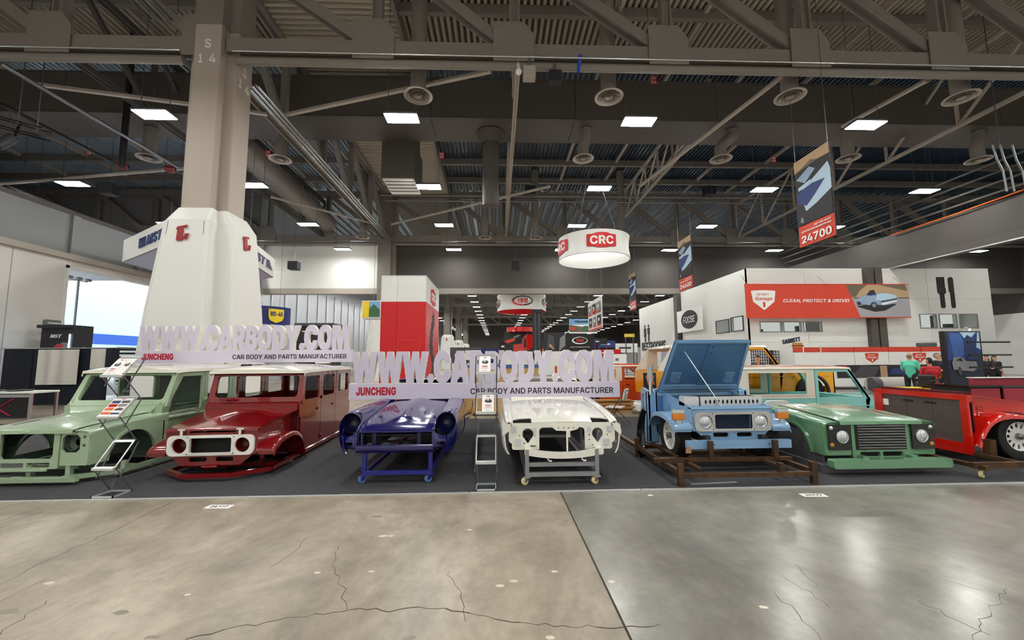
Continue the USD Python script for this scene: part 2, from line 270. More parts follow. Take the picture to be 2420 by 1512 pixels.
hr = struct('trim_1'); P(hr, 'header_panel', MB().box(24.6, 12.5, 7.5, 24.9, 33.2, 9.2), 'wall_brown'); P(hr, 'header_beam', MB().box(24.5, -8, 7.1, 25.0, 25.9, 7.5), 'steel_dark'); P(hr, 'edge_channel', MB().box(24.42, -8, 7.08, 24.5, 25.9, 7.14), 'galv')
# roof deck of corrugated sheets
ce = struct('ceiling')
def corr(x0, x1, y0, y1, pitch, z, along='y', h=.13):
    a, b = (x0, x1) if along == 'y' else (y0, y1); n = max(2, int(round((b-a)/pitch))); p = (b-a)/n; pr = []
    for k in range(n): u = a+k*p; pr += [(u, 0), (u+.42*p, 0), (u+.54*p, h), (u+.88*p, h)]
    pr.append((b, 0)); pr = np.array(pr); c, d = (y0, y1) if along == 'y' else (x0, x1)
    G = np.array([[(u, w, z+q) if along == 'y' else (w, u, z+q) for w in (c, d)] for u, q in pr])
    return MB().grid(G if along != 'y' else G[:, ::-1], .01)
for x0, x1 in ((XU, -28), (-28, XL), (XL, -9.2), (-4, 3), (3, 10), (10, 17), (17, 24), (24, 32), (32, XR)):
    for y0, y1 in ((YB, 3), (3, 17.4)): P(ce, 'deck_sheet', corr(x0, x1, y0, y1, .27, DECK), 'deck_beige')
    for y0, y1 in ((17.4, 33.4), (33.4, 75)): P(ce, 'deck_sheet', corr(x0, x1, y0, y1, .27 if y1 < 40 else .8, DECK), 'deck_blue' if x1 > -9 else 'deck_daylight_tint')  # left sheets are a lighter copy, daylight sheen put into their colour
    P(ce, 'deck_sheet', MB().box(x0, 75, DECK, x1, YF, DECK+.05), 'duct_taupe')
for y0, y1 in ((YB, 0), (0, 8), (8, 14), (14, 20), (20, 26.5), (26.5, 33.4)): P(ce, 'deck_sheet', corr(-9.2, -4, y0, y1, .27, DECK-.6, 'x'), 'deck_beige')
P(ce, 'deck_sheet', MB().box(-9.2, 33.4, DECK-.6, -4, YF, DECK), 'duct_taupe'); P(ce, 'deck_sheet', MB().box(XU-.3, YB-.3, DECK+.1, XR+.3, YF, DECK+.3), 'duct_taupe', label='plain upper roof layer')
P(ce, 'deck_step', MB().box(-4.1, YB, DECK-.7, -3.95, YF, DECK+.1), 'steel_taupe')
for y in (2., 7., 15.2, 21.5, 24.6, 28., 31.): P(ce, 'purlin', MB().box(XU, y, DECK-.42, XR, y+.22, DECK), 'steel_taupe')
for x in (-33, -28.5, -24, -20, -15, -10.7, 5, 8.6, 12.4, 16., 19.7): P(ce, 'purlin', MB().box(x, YB, DECK-.2, x+.16, 33.3, DECK), 'steel_pale')
# trusses across the hall, on the column lines
def ibeam(mb, p, q, h=.42, w=.4, up=(0, 0, 1)):
    p, q = np.asarray(p, float), np.asarray(q, float); d = nrm(q-p); a = nrm(np.cross(d, up)); u = np.cross(a, d)
    mb.bar(p, q, .06, h-.06, up); mb.bar(p+u*(h/2-.03), q+u*(h/2-.03), w, .05, up); return mb.bar(p-u*(h/2-.03), q-u*(h/2-.03), w, .05, up)
PAN = [-37, -32.4, -27.8, -23.2, -18.6, -13.9, -9.2, -3.9, .6, 5.7, 10.5, 15.3, 20.1, 24.9, 29.7, 34.5, 39.3]
def truss(Y, label, fine=True):
    t = thing('roof_truss', label, 'truss', (0, Y, 0)); zb, zt = 11.62, 15.35
    c = MB(); ibeam(c, (XU+.1 if Y < 34 else XL+.1, 0, zb), (XR-.1, 0, zb), .44, .46, (0, 1, 0)); P(t, 'bottom_chord', c, 'steel_taupe'); c = MB(); ibeam(c, (XU+.1 if Y < 34 else XL+.1, 0, zt), (XR-.1, 0, zt), .44, .46, (0, 1, 0)); P(t, 'top_chord', c, 'steel_taupe')
    for k, x in enumerate(PAN):
        if Y > 34 and x < XL+.2: continue
        if abs(x+9.2) > .5: P(t, 'vertical', ibeam(MB(), (x, 0, zb), (x, 0, zt), .34, .3, (1, 0, 0)), 'steel_taupe')
        if k and not (Y > 34 and PAN[k-1] < XL): P(t, 'diagonal', ibeam(MB(), (x, 0, zb), (PAN[k-1], 0, zt), .38, .34, (0, 1, 0)), 'steel_taupe')
        if fine: P(t, 'gusset', MB().plate(sbox(-.7, -.42, .62, .95).difference(Polygon([(.3, .96), (.63, .96), (.63, .5)])), (x, -.25, zb), XZ, .03), 'steel_taupe')
    if fine:
        P(t, 'pipe', MB().cyl((XU+.2, -.12, zb-.5), (-9.9, -.12, zb-.5), .13).cyl((-8.3, -.12, zb-.5), (XR-.2, -.12, zb-.5), .13), 'steel_taupe', label='round pipe under the bottom chord')
        P(t, 'conduit', MB().cyl((-8.3, -.3, zb-.3), (XR-.2, -.3, zb-.3), .03, 6).cyl((XU+.2, -.3, zb-.3), (-9.9, -.3, zb-.3), .03, 6), 'galv')
    return t
for Y, lb, fi in ((12.5, 'large taupe roof truss nearest the camera, carried by the column marked S 14', True), (33.1, 'taupe roof truss above the header wall at the far end of the hall', True), (53.7, 'taupe roof truss seen first through the opening under the header', False), (74.3, 'taupe roof truss second beyond the header', False), (94.9, 'taupe roof truss third beyond the header', False), (115.5, 'taupe roof truss farthest down the next hall', False)): truss(Y, lb, fi)
def ltruss(X, Y0, Y1, label, zb=11.62, zt=15.35, n=5, sec=.34, m='steel_taupe'):
    t = thing('roof_truss', label, 'truss', (X, 0, 0)); ys = np.linspace(Y0, Y1, n+1)
    P(t, 'bottom_chord', ibeam(MB(), (0, Y0, zb), (0, Y1, zb), sec+.05, sec, (1, 0, 0)), m); P(t, 'top_chord', ibeam(MB(), (0, Y0, zt), (0, Y1, zt), sec+.05, sec, (1, 0, 0)), m)
    for a, b in zip(ys[:-1], ys[1:]): P(t, 'diagonal', MB().bar((0, a, zt), (0, b, zb), sec*.8, sec*.7), m); P(t, 'vertical', MB().bar((0, b, zb), (0, b, zt), sec*.8, sec*.7), m)
    return t
ltruss(-9.2, 13., 32.9, 'taupe truss running back from the S 14 column to the next column')
for X, w in ((.75, 'hanging straight over the booth middle'), (20.4, 'farthest right, above the food building')): ltruss(X, 13, 32.9, f'light lattice joist {w}', 11.75, 14.6, 6, .13, 'steel_pale')
ltruss(10.2, 17.9, 32.9, 'light lattice joist behind the red numbered banners', 12.9, 14.9, 7, .13, 'steel_pale'); ltruss(-14.2, 13, 32.9, 'dark lattice joist over the left door', 11.75, 14.6, 6, .2, 'steel_dark')
for p, q, lb in (((1850, 180), (1512, 440), 'right of the middle, sloping down to the left'), ((1160, 168), (672, 272), 'over the middle, rising to the right'), ((90, 200), (632, 270), 'left, passing behind the S 14 column'), ((2190, 190), (1990, 300), 'right, above the second lamp from the right'), ((640, 465), (890, 530), 'far left truss bay, sloping to the next column'), ((925, 530), (1300, 440), 'rising right from the next column'), ((0, 435), (470, 395), 'far left, pale and nearly level')):
    a, b = at(*p, Z=11.45), at(*q, Z=11.45)
    one('roof_brace', MB().bar(a, b, .14, .1), 'steel_pale', f'pale angle brace {lb}', 'brace')
for p, q, lb in (((0, 150), (420, 395), 'from the left edge to the red pipe joints'), ((0, 245), (300, 400), 'black one below the left lamp'), ((20, 440), (370, 575), 'white one crossing the left lamps')):
    a, b = at(*p, Z=10.9), at(*q, Z=10.9); one('sprinkler_pipe', MB().cyl(a, b, .07, 10), 'galv_dark' if 'black' not in lb else 'black', f'sprinkler pipe at the left, {lb}', 'pipe')
b_ = thing('conduit_bundle', 'bundle of thin grey conduits running back along the column line', 'conduits')
for k in range(6): P(b_, 'conduit', MB().cyl((-8.85+.09*k, 13.75, 11.3-.05*(k % 2)), (-8.85+.09*k, 32.55, 11.3-.05*(k % 2)), .028, 6), 'galv')
# ducts
dk = thing('supply_duct', 'wide dark rectangular air duct crossing the whole hall', 'air duct')
for x0, x1 in ((XU+.1, -28), (-27.98, XL), (XL+.02, -14.5), (-14.48, -9.5), (-9.48, -3), (-2.98, 3.6), (3.62, 10.2), (10.22, 16.8), (16.82, 24), (24.02, 32)): P(dk, 'duct_section', MB().box(x0, 17.5, 12.55, x1, 19.6, 14.4), 'duct_taupe')
P(dk, 'duct_flange', MB().box(XU+.1, 17.46, 12.5, 32, 17.6, 12.58).box(XU+.1, 17.46, 14.36, 32, 17.6, 14.44), 'steel_dark')
tb = thing('branch_duct', 'taupe box duct with a pale underside grille hanging from the cross duct', 'air duct'); P(tb, 'duct_box', MB().box(-5.75, 19.62, 10.65, -4.1, 21.6, 12.55).box(-5.55, 19.64, 12.55, -4.2, 21.4, 15.4), 'duct_taupe')
P(tb, 'grille_frame', MB().box(-5.7, 19.7, 10.6, -4.15, 21.55, 10.66), 'wall_white'); [P(tb, 'grille_bar', MB().box(-5.65, 19.9+.4*k, 10.57, -4.2, 19.94+.4*k, 10.61), 'grey_dark') for k in range(4)]
def drop(x, y, z, zt, label, r=.27, dia=.5, off=0.):
    t = thing('air_diffuser', label, 'ceiling vent', (x, y, z), group=None)
    P(t, 'spout', MB().tube([(0, 0, .1), (0, 0, .4*(zt-z)), (off*.35, 0, .55*(zt-z)), (off, 0, .8*(zt-z)), (off, 0, zt-z)], r, 14), 'steel_taupe', True)
    P(t, 'ring', MB().lathe([(r, .15), (dia, .03), (dia, 0), (dia*.9, .0), (r*.98, .1)], n=28), 'steel_pale', True)
    for k, q in enumerate((.72, .5, .28)): P(t, 'cone', MB().lathe([(dia*q, -.005), (dia*(q-.14), .06), (dia*(q-.15), .06), (dia*q-.02, -.012)], n=24), 'steel_pale' if k != 1 else 'steel_taupe', True)
    return t
for x, y, off, lb in ((-2.74, 13.5, 0, 'behind the first lattice brace, left of the middle'), (3.97, 13.4, 0, 'left of the blue tape, in front of the cross duct'), (10.4, 13.2, .0, 'in front of the cross duct, above the right brace'), (16.6, 13.1, 0, 'farthest right in front of the cross duct')): drop(x, y, 10.8, 15.5 if x < -2 else 15.9, 'round ceiling diffuser '+lb)
for x, y, off, lb in ((-10.2, 18.7, .2, 'just right of the S 14 column'), (4.1, 18.3, .15, 'second row, right of the middle pole'), (10.7, 18.2, .6, 'second row on a bent spout'), (16.8, 18.0, .1, 'second row, right of the 24700 banner'), (23.3, 18.0, .2, 'second row at the right edge'), (-16.2, 18.7, 0, 'second row at the far left')): drop(x, y, 11.05, 12.52, 'round ceiling diffuser '+lb, off=off)
for x, y, lb in ((-9.95, 29.8, 'by the MST ring'), (2.9, 29.8, 'left above the CRC ring'), (9.5, 29.8, 'right of the CRC ring'), (-.9, 29.8, 'low, behind the middle pole')): drop(x, y, 10.7, 15.995, 'small far round diffuser '+lb)
tb = thing('drop_duct', 'thick round taupe duct coming straight down beside the middle pole', 'air duct'); P(tb, 'duct_pipe', MB().cyl((-.3, 18.8, 8.9), (-.3, 18.8, 12.56), .4, 20), 'duct_taupe', True); P(tb, 'duct_collar', MB().lathe([(.43, 12.0), (.7, 12.5)], (-.3, 18.8, 0), n=20), 'duct_taupe', True)
tb = thing('round_duct', 'long round silver duct running back above the left door', 'air duct'); P(tb, 'duct_pipe', MB().cyl((-13.6, 19.7, 13), (-13.9, 32.8, 12.8), .75, 24), 'steel_taupe', True); [P(tb, 'duct_band', MB().cyl((-13.6-.023*k, 19.7+k, 13), (-13.6-.023*k, 19.78+k, 13), .77, 24), 'galv') for k in range(1, 13, 3)]
# columns: a plus-shaped shaft in a flared white casing
plus = lambda a, b, c, d: unary_union([sbox(-a, -b, a, b), sbox(-c, -d, c, d)])
def casing(b, a): return np.array([(-a, -b), (a, -b), (a+.06, -b+.05), (a+.02, -a-.02), (b-.05, -a-.06), (b, -a), (b, a), (b-.05, a+.06), (a+.02, a+.02), (a+.06, b-.05), (a, b), (-a, b), (-a-.06, b-.05), (-a-.02, a+.02), (-b+.05, a+.06), (-b, a), (-b, -a), (-b+.05, -a-.06), (-a-.02, -a-.02), (-a-.06, -b+.05)])
def column(Y, label, fine=False):
    t = thing('column', label, 'column', (-9.05, Y, 0))
    P(t, 'shaft', MB().plate(plus(.4, .72, .72, .38), (0, 0, 6.2), XY, 6.0 if fine else 9), 'steel_taupe' if not fine else mat('column_paint', 'b5a99d', .55)); P(t, 'shaft_head', MB().plate(plus(.42, .74, .74, .4), (0, 0, 12.2), XY, 3.7), 'steel_taupe')
    R = []
    for z, b, a in ((0, 1.5, .86), (3.2, 1.28, .72), (5.75, 1.06, .56), (6.2, .78, .46)): R.append([(x, y, z) for x, y in casing(b, a)])
    R = np.array(R); R = np.concatenate([R, R[:, :1]], 1); m = MB().grid(R[:, ::-1])
    m.plate(Polygon(casing(.78, .42)), (0, 0, 6.17), XY, .03); P(t, 'casing', m, 'wall_white')
    ext = unary_union([rr(-.13, -.36, .13, .24, .05), sbox(-.05, .24, .05, .34), Polygon([(-.2, .2), (-.14, .33), (.28, .42), (.28, .3), (-.08, .28), (-.16, .18)])]+[affinity.rotate(sbox(.2+.07*k, -.3, .235+.07*k, .0), -18) for k in range(3)])
    for UV, o, nm in ((((1, 0, 0), (0, 0.085, .996)), (-.1, -1.125, 5.3), 1), (((0, 1, 0), (-.085, 0, .996)), (1.125, -.1, 5.3), 2)):
        P(t, 'extinguisher_sign', MB().plate(affinity.scale(ext, .62, .62, origin=(0, 0)), o, UV, .02), mat('sign_dark_red', 'a01c22', .5))
    if fine:
        ss = letters('S', .2, .3, 700); k = 700
        for UV, o in ((XZ, (0, -.72, 11.05)), (YZ, (.72, 0, 10.6))):
            P(t, 'stencil_mark', MB().plate(affinity.translate(letters('S', .22, .3, k), -.11, .35), o, UV, .004).plate(affinity.translate(letters('1', .16, .3, k), -.28, -.15), o, UV, .004).plate(affinity.translate(letters('4', .22, .3, k), .06, -.15), o, UV, .004), 'white', label='white stencilled S 14')
        for x in (-.62, .62): P(t, 'casing_seam', MB().bar((x*1.24, -1.462, .2), (x*.82, -1.06, 5.7), .02, .02), 'grey')
    return t
column(12.9, 'tall taupe column marked S 14 in a flared white casing', True)
for Y, lb in ((33.4, 'taupe column in a white casing beside the red and white tower'), (54., 'far column hidden mostly by the red tower'), (74.6, 'far column with white casing, first one right of the red tower'), (95.2, 'far column second right of the red tower'), (115.8, 'smallest far column in the row')): column(Y, lb)
# white service buildings at the right
bd = thing('food_building', 'white two-storey service building with the fork and knife sign', 'building')
def slab_h(u0, u1, v0, v1, holes): 
    g = sbox(u0, v0, u1, v1)
    for h in holes: g = g.difference(sbox(*h))
    return g
fr = [(15.9, 3.15, 17.3, 3.8), (17.36, 3.15, 18.5, 3.8), (18.6, 3.15, 19.8, 3.8), (26.0, 3.35, 27.1, 4.25), (27.25, 3.35, 28.4, 4.25), (28.55, 3.35, 29.75, 4.25)]
sd = [(24.6, 3.3, 26.0, 4.25), (26.15, 3.3, 27.8, 4.2)]
for a, b in ((15.3, 18.9), (18.92, 22.6), (23.6, 26.7), (26.72, 30.8)):
    for c, d in ((0, 2.55), (2.56, 5.2), (5.21, 7.1)): P(bd, 'wall_panel', MB().plate(slab_h(a, b, c, d, [h for h in fr]), (0, 24, 0), XZ, -.2), 'wall_white')
for a, b in ((24.02, 28.4), (28.42, 33)): P(bd, 'wall_panel', MB().plate(slab_h(a, b, 0, 7.1, sd), (15.3, 0, 0), ((0, -1, 0), (0, 0, 1)), -.2) if False else MB().plate(slab_h(a, b, 0, 7.1, sd), (15.5, 0, 0), YZ, -.2), 'wall_white')
P(bd, 'wall_panel', MB().box(30.6, 24.2, 0, 30.8, 33, 7.1), 'wall_white'); P(bd, 'roof_slab', MB().box(15.5, 24.2, 6.9, 30.6, 33, 7.0), 'duct_taupe'); P(bd, 'upper_floor', MB().box(15.5, 24.2, 2.4, 30.6, 33, 2.5), 'wall_white'); P(bd, 'back_wall', MB().box(15.5, 29, 0, 30.6, 29.2, 6.9), 'wall_white')
for h in fr:
    f = P(bd, 'window_frame', MB().plate(sbox(h[0], h[1], h[2], h[3]).difference(sbox(h[0]+.05, h[1]+.05, h[2]-.05, h[3]-.05)), (0, 24.0, 0), XZ, .03), 'grey'); P(f, 'pane', MB().box(h[0], 24.05, h[1], h[2], 24.06, h[3]), 'glass')
for h in sd:
    f = P(bd, 'window_frame', MB().plate(sbox(h[0], h[1], h[2], h[3]).difference(sbox(h[0]+.06, h[1]+.06, h[2]-.06, h[3]-.06)), (15.28, 0, 0), ((0, -1, 0), (0, 0, 1)), .03) if False else MB().box(15.26, h[0], h[1], 15.3, h[2], h[1]+.06).box(15.26, h[0], h[3]-.06, 15.3, h[2], h[3]).box(15.26, h[0], h[1], 15.3, h[0]+.08, h[3]).box(15.26, h[2]-.08, h[1], 15.3, h[2], h[3]), 'grey_dark'); P(f, 'pane', MB().box(15.37, h[0], h[1], 15.38, h[2], h[3]), 'glass')
lamp('room_glow', 'f6f3ea', .115)
for x0, x1 in ((15.95, 20), (25.8, 30)): P(bd, 'room_glow_panel', MB().box(x0, 25.6, 2.5, x1, 25.65, 4.9), 'room_glow')  # glowing sheets added behind the panes, standing in for lit rooms
P(bd, 'room_glow_panel', MB().box(17.0, 26.0, 2.5, 17.05, 28.5, 4.9), 'room_glow'); [P(bd, 'room_furniture', MB().box(x, 24.9, 2.5, x+w, 25.1, z), 'grey_dark') for x, w, z in ((26.7, .35, 4.0), (27.9, .15, 4.25), (28.7, .5, 3.7), (16.4, .3, 3.4), (18.9, .2, 3.6))]
fork = unary_union([rr(-.42, -1.0, -.16, .0, .12), rr(-.55, -.1, -.03, .3, .1)]+[sbox(-.55+.135*k, .2, -.47+.135*k, .95) for k in range(4)]); knife = unary_union([rr(.26, -1.0, .5, .05, .11), rr(.2, -.05, .5, .95, .14)])
P(bd, 'fork_sign', MB().plate(fork, (27.9, 24, 5.6), XZ, .04), 'near_black', label='black fork sign'); P(bd, 'knife_sign', MB().plate(knife, (27.9, 24, 5.6), XZ, .04), 'near_black', label='black knife sign')
hd_ = P(bd, 'brand_sign', MB().add(write('SABRETT', 1.15, .26, (17.25, 24, 2.42), ((.985, 0, .17), (-.17, 0, .985)), .03, 900)), mat('sabrett_navy', '1d2440', .5), label='dark blue SABRETT lettering')
P(bd, 'hot_dog_bun', MB().plate(unary_union([rr(17.85, 2.2, 18.45, 2.3, .045), rr(17.83, 2.36, 18.47, 2.5, .06)]), (0, 24, 0), XZ, .04), mat('bun', 'c28a4a', .6)); P(bd, 'hot_dog_sausage', MB().plate(rr(17.8, 2.3, 18.5, 2.36, .028), (0, 24, 0), XZ, .05), mat('sausage', '8e3b22', .5))
one('column', MB().box(22.6, 23.7, 0, 23.05, 24.5, 7.1).box(23.15, 23.7, 0, 23.6, 24.5, 7.1).box(23.05, 23.9, 0, 23.15, 24.4, 7.1), 'duct_taupe', 'taupe steel column set into the front of the food building', 'column')
bd = thing('restroom_building', 'white restroom block with the RESTROOMS lettering', 'building')
for a, b in ((33.9, 38), (38.02, 43.4)): P(bd, 'wall_panel', MB().box(15.5, a, 0, 15.7, b, 4.2).box(15.5, a, 4.21, 15.7, b, 7.0), 'wall_white')
P(bd, 'wall_panel', MB().box(15.5, 43.4, 0, 22, 43.6, 7.0), 'wall_white'); P(bd, 'wall_panel', MB().box(15.7, 33.9, 0, 22, 34.1, 7), 'wall_white')
WY = ((0, -1, 0), (0, 0, 1))
def man_icon(s): return unary_union([circ(0, 1.62, .14), rr(-.2, .72, .2, 1.44, .08), rr(-.17, 0, -.02, .8, .05), rr(.02, 0, .17, .8, .05), rr(-.3, .75, -.22, 1.4, .04), rr(.22, .75, .3, 1.4, .04)]+([Polygon([(-.2, 1.2), (.2, 1.2), (.36, .55), (-.36, .55)])] if s else []))
P(bd, 'restroom_icon', MB().plate(man_icon(1), (15.5, 42.0, 3.35), WY, .03), 'near_black'); P(bd, 'restroom_icon', MB().plate(man_icon(0), (15.5, 41.0, 3.35), WY, .03), 'near_black')
P(bd, 'restroom_lettering', write('RESTROOMS', at(1517, 812, X=15.5)[1]-at(1574, 812, X=15.5)[1], .85, (15.5, at(1517, 812, X=15.5)[1], at(1517, 829, X=15.5)[2]), WY, .03, 800), 'near_black')
one('column', MB().box(15.0, 33.2, 0, 15.9, 33.8, 7.05), 'duct_taupe', 'taupe steel column between the two white buildings', 'column')
P(bd, 'steel_door', MB().box(15.46, 34.6, 0, 15.5, 38, 2.3), 'wall_silver')
# outdoors beyond the roll-up door
mat('asphalt', 'b7b4b0', .9); mat('outside_white', '9ccbdb', .8); mat('outside_blue', '17418f', .8)
struct('ground', MB().box(-140, -40, -.35, XL-.3, 120, -.05), 'asphalt') if False else one('outdoor_ground', MB().box(-140, -40, -.35, XL-.3, 120, -.05), 'asphalt', 'pale sunlit paving outside the roll-up door', 'ground', kind='structure')
ob = thing('outdoor_building', 'large pale building with a blue stripe seen through the open door', 'building')
P(ob, 'wall', MB().box(-75, 20, -.05, -74, 110, 13.5), 'outside_white'); P(ob, 'stripe', MB().box(-74, 20, 5.0, -73.9, 110, 6.9), 'outside_blue'); P(ob, 'canopy', MB().box(-74, 60, 2.9, -72, 74, 3.1), 'white')
lp = thing('lamp_post', 'thin outdoor lamp post with three heads beyond the door', 'lamp post', (-32, 31.8, -.05)); P(lp, 'pole', MB().cyl((0, 0, 0), (0, 0, 8), .08), 'grey'); P(lp, 'lamp_arm', MB().bar((0, -.7, 7.9), (0, .7, 7.9), .06), 'grey'); [P(lp, 'lamp_head', MB().rbox(-.15, y-.2, 7.95, .15, y+.2, 8.15, .04), 'grey') for y in (-.7, 0, .7)]
# ---------------------------------------------------------------- hall lamps
LX, SX, LY, SY = 5.19, 8.58, 13.9, 5.8
def make_lamp(label, loc, group=None, cable=True):
    t = thing('hall_lamp', label, 'lamp', loc, group=group)
    P(t, 'housing', MB().rbox(-.6, -.3, .03, .6, .3, .12, .02), 'grey_dark'); P(t, 'diffuser', MB().box(-.57, -.27, .0, .57, .27, .03), 'lamp_glow')
    if cable: P(t, 'cable', MB().cyl((-.5, 0, .12), (-.5, 0, 5.78), .012, 5).cyl((.5, 0, .12), (.5, 0, 5.78), .012, 5), 'galv_dark')
    return t
seen = {}
ORD = ['first', 'second', 'third', 'fourth', 'fifth', 'sixth', 'seventh', 'eighth', 'ninth', 'tenth']
for r in range(-4, 3+1):
    k = 0
    for c in range(-4, 5):
        L = (LX+SX*c, LY+SY*r, LH)
        if L[0] < XU+.8 or L[0] > XR-3: continue
        p = pix(L); vis = 0 < p[0] < 2420 and 0 < p[1] < 1512
        if vis: k += 1; lb, g = f'glowing hall lamp, {ORD[k-1]} from the left in the {ORD[r] if r >= 0 else "near"} row back', None
        elif r >= 0 and not vis and (p[0] < -400 or p[0] > 2900): continue
        else: lb, g = 'glowing hall lamp outside the picture', 'lamps outside the picture'
        if not seen: seen['a'] = make_lamp(lb, L, g)
        else: dup(seen['a'], lb, L, group=g)
for r in range(4, 23):
    for c in range(-3, 4):
        L = (LX+SX*c, LY+SY*r, LH); 
        if L[0] < XL+.8: continue
        dup(seen['a'], 'small far hall lamp seen beyond the header' if r > 4 else 'hall lamp just beyond the header wall', L, group='far hall lamps' if r > 4 else 'lamps just behind the header')
# ---------------------------------------------------------------- cars and bodies (local frame: x to the right, y away from the front, z up)
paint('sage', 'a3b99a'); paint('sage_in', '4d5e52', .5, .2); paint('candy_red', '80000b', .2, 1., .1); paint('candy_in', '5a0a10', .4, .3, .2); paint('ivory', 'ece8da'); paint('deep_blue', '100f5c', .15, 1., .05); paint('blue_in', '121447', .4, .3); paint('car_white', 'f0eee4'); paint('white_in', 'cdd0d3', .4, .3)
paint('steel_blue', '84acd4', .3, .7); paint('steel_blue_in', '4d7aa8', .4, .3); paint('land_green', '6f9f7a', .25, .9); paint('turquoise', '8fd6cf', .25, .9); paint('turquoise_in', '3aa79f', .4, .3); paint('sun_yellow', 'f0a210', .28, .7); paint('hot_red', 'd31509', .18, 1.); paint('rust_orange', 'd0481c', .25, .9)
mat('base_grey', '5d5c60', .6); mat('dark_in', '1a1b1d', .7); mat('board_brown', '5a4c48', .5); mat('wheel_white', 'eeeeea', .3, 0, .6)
def tilt(o, p):                                        # a frame for a front plate through o (bottom middle) leaning back to p (top middle)
    d = nrm(np.subtract(p, o)); return tuple(o), ((1, 0, 0), tuple(d))
def caster(t, x, y, r=.05, m='nylon', top=.13, fork='galv_dark'):
    d = np.array([.45, -.89, 0]); o = np.array([x-.03, y, r]); w = P(t, 'caster', MB().lathe([(.3*r, -.02), (r*.9, -.02), (r, -.012), (r, .012), (r*.9, .02), (.3*r, .02)], o, d, 20, True), m); P(w, 'fork', MB().bar(o+d*.027, o+d*.027+(.03, 0, top-r-.006), .03, .006, tuple(d)).bar(o-d*.027, o-d*.027+(.03, 0, top-r-.006), .03, .006, tuple(d)).cyl(o-d*.03, o+d*.03, .014, 8).box(x-.04, y-.04, top-.012, x+.04, y+.04, top), fork)
def wheel(t, c, ax=(1, 0, 0), R=.36, W=.2, holes=12, tyre='rubber'):
    c = np.asarray(c, float); ax = np.asarray(ax, float)   # ax points outwards
    pr = [(.6*R, -W*.42), (.82*R, -W/2), (.96*R, -W*.46)]
    for k in range(6): u = -W*.4+W*.8*k/5; pr += [(R, u-.012), (R, u+.006), (R*.975, u+.007), (R*.975, u+.012)]
    pr += [(.96*R, W*.46), (.82*R, W/2), (.6*R, W*.42), (.6*R, -W*.42)]
    w = P(t, 'tyre', MB().lathe(pr, c, ax, 40), tyre, 40)
    a = nrm(np.cross(ax, (0, 0, 1))); b = np.cross(ax, a); q = c+ax*W*.28
    disc = circ(0, 0, .615*R, 12).difference(unary_union([affinity.rotate(affinity.translate(affinity.scale(circ(0, 0, 1, 4), .022, .04), 0, .45*R), 360*k/holes, origin=(0, 0)) for k in range(holes)]))
    rim = MB().plate(disc, q-ax*.01, (a, b), .015).lathe([(.615*R, -W*.4), (.615*R, W*.44), (.585*R, W*.44), (.56*R, W*.2), (.56*R, -W*.4)], c, ax, 32)
    h = P(w, 'rim', rim, 'wheel_white', 30); P(w, 'hub', MB().lathe([(.13*R, 0), (.13*R, .05), (.06*R, .07), (0, .07)], q, ax, 14), 'galv_dark'); P(w, 'backing', MB().lathe([(0, -W*.2), (.55*R, -W*.2)], c, ax, 20), 'dark_in')
def headlamp(t, x, y, z, r, name='headlamp'):
    l = P(t, name, MB().lathe([(0, .035), (r*.5, .03), (r*.85, .012), (r*.93, 0)], (x, y, z), (0, -1, 0), 28), 'lens', True); P(l, 'lamp_rim', MB().lathe([(r*.9, 0), (r*.95, .012), (r, .01), (r*1.02, -.03)], (x, y, z), (0, -1, 0), 28), 'chrome', True)
    for k in range(9): P(l, 'lens_rib', MB().box(x-r*.85+k*r*.2, y-.036, z-r*.45, x-r*.85+k*r*.2+.003, y-.03, z+r*.45), 'chrome') if k in (2, 4, 6) else None
def sides(fn):                                         # the same part on both sides
    for s in (1, -1): fn(s)
def flip(mb, s): return mb if s > 0 else mirror(mb)
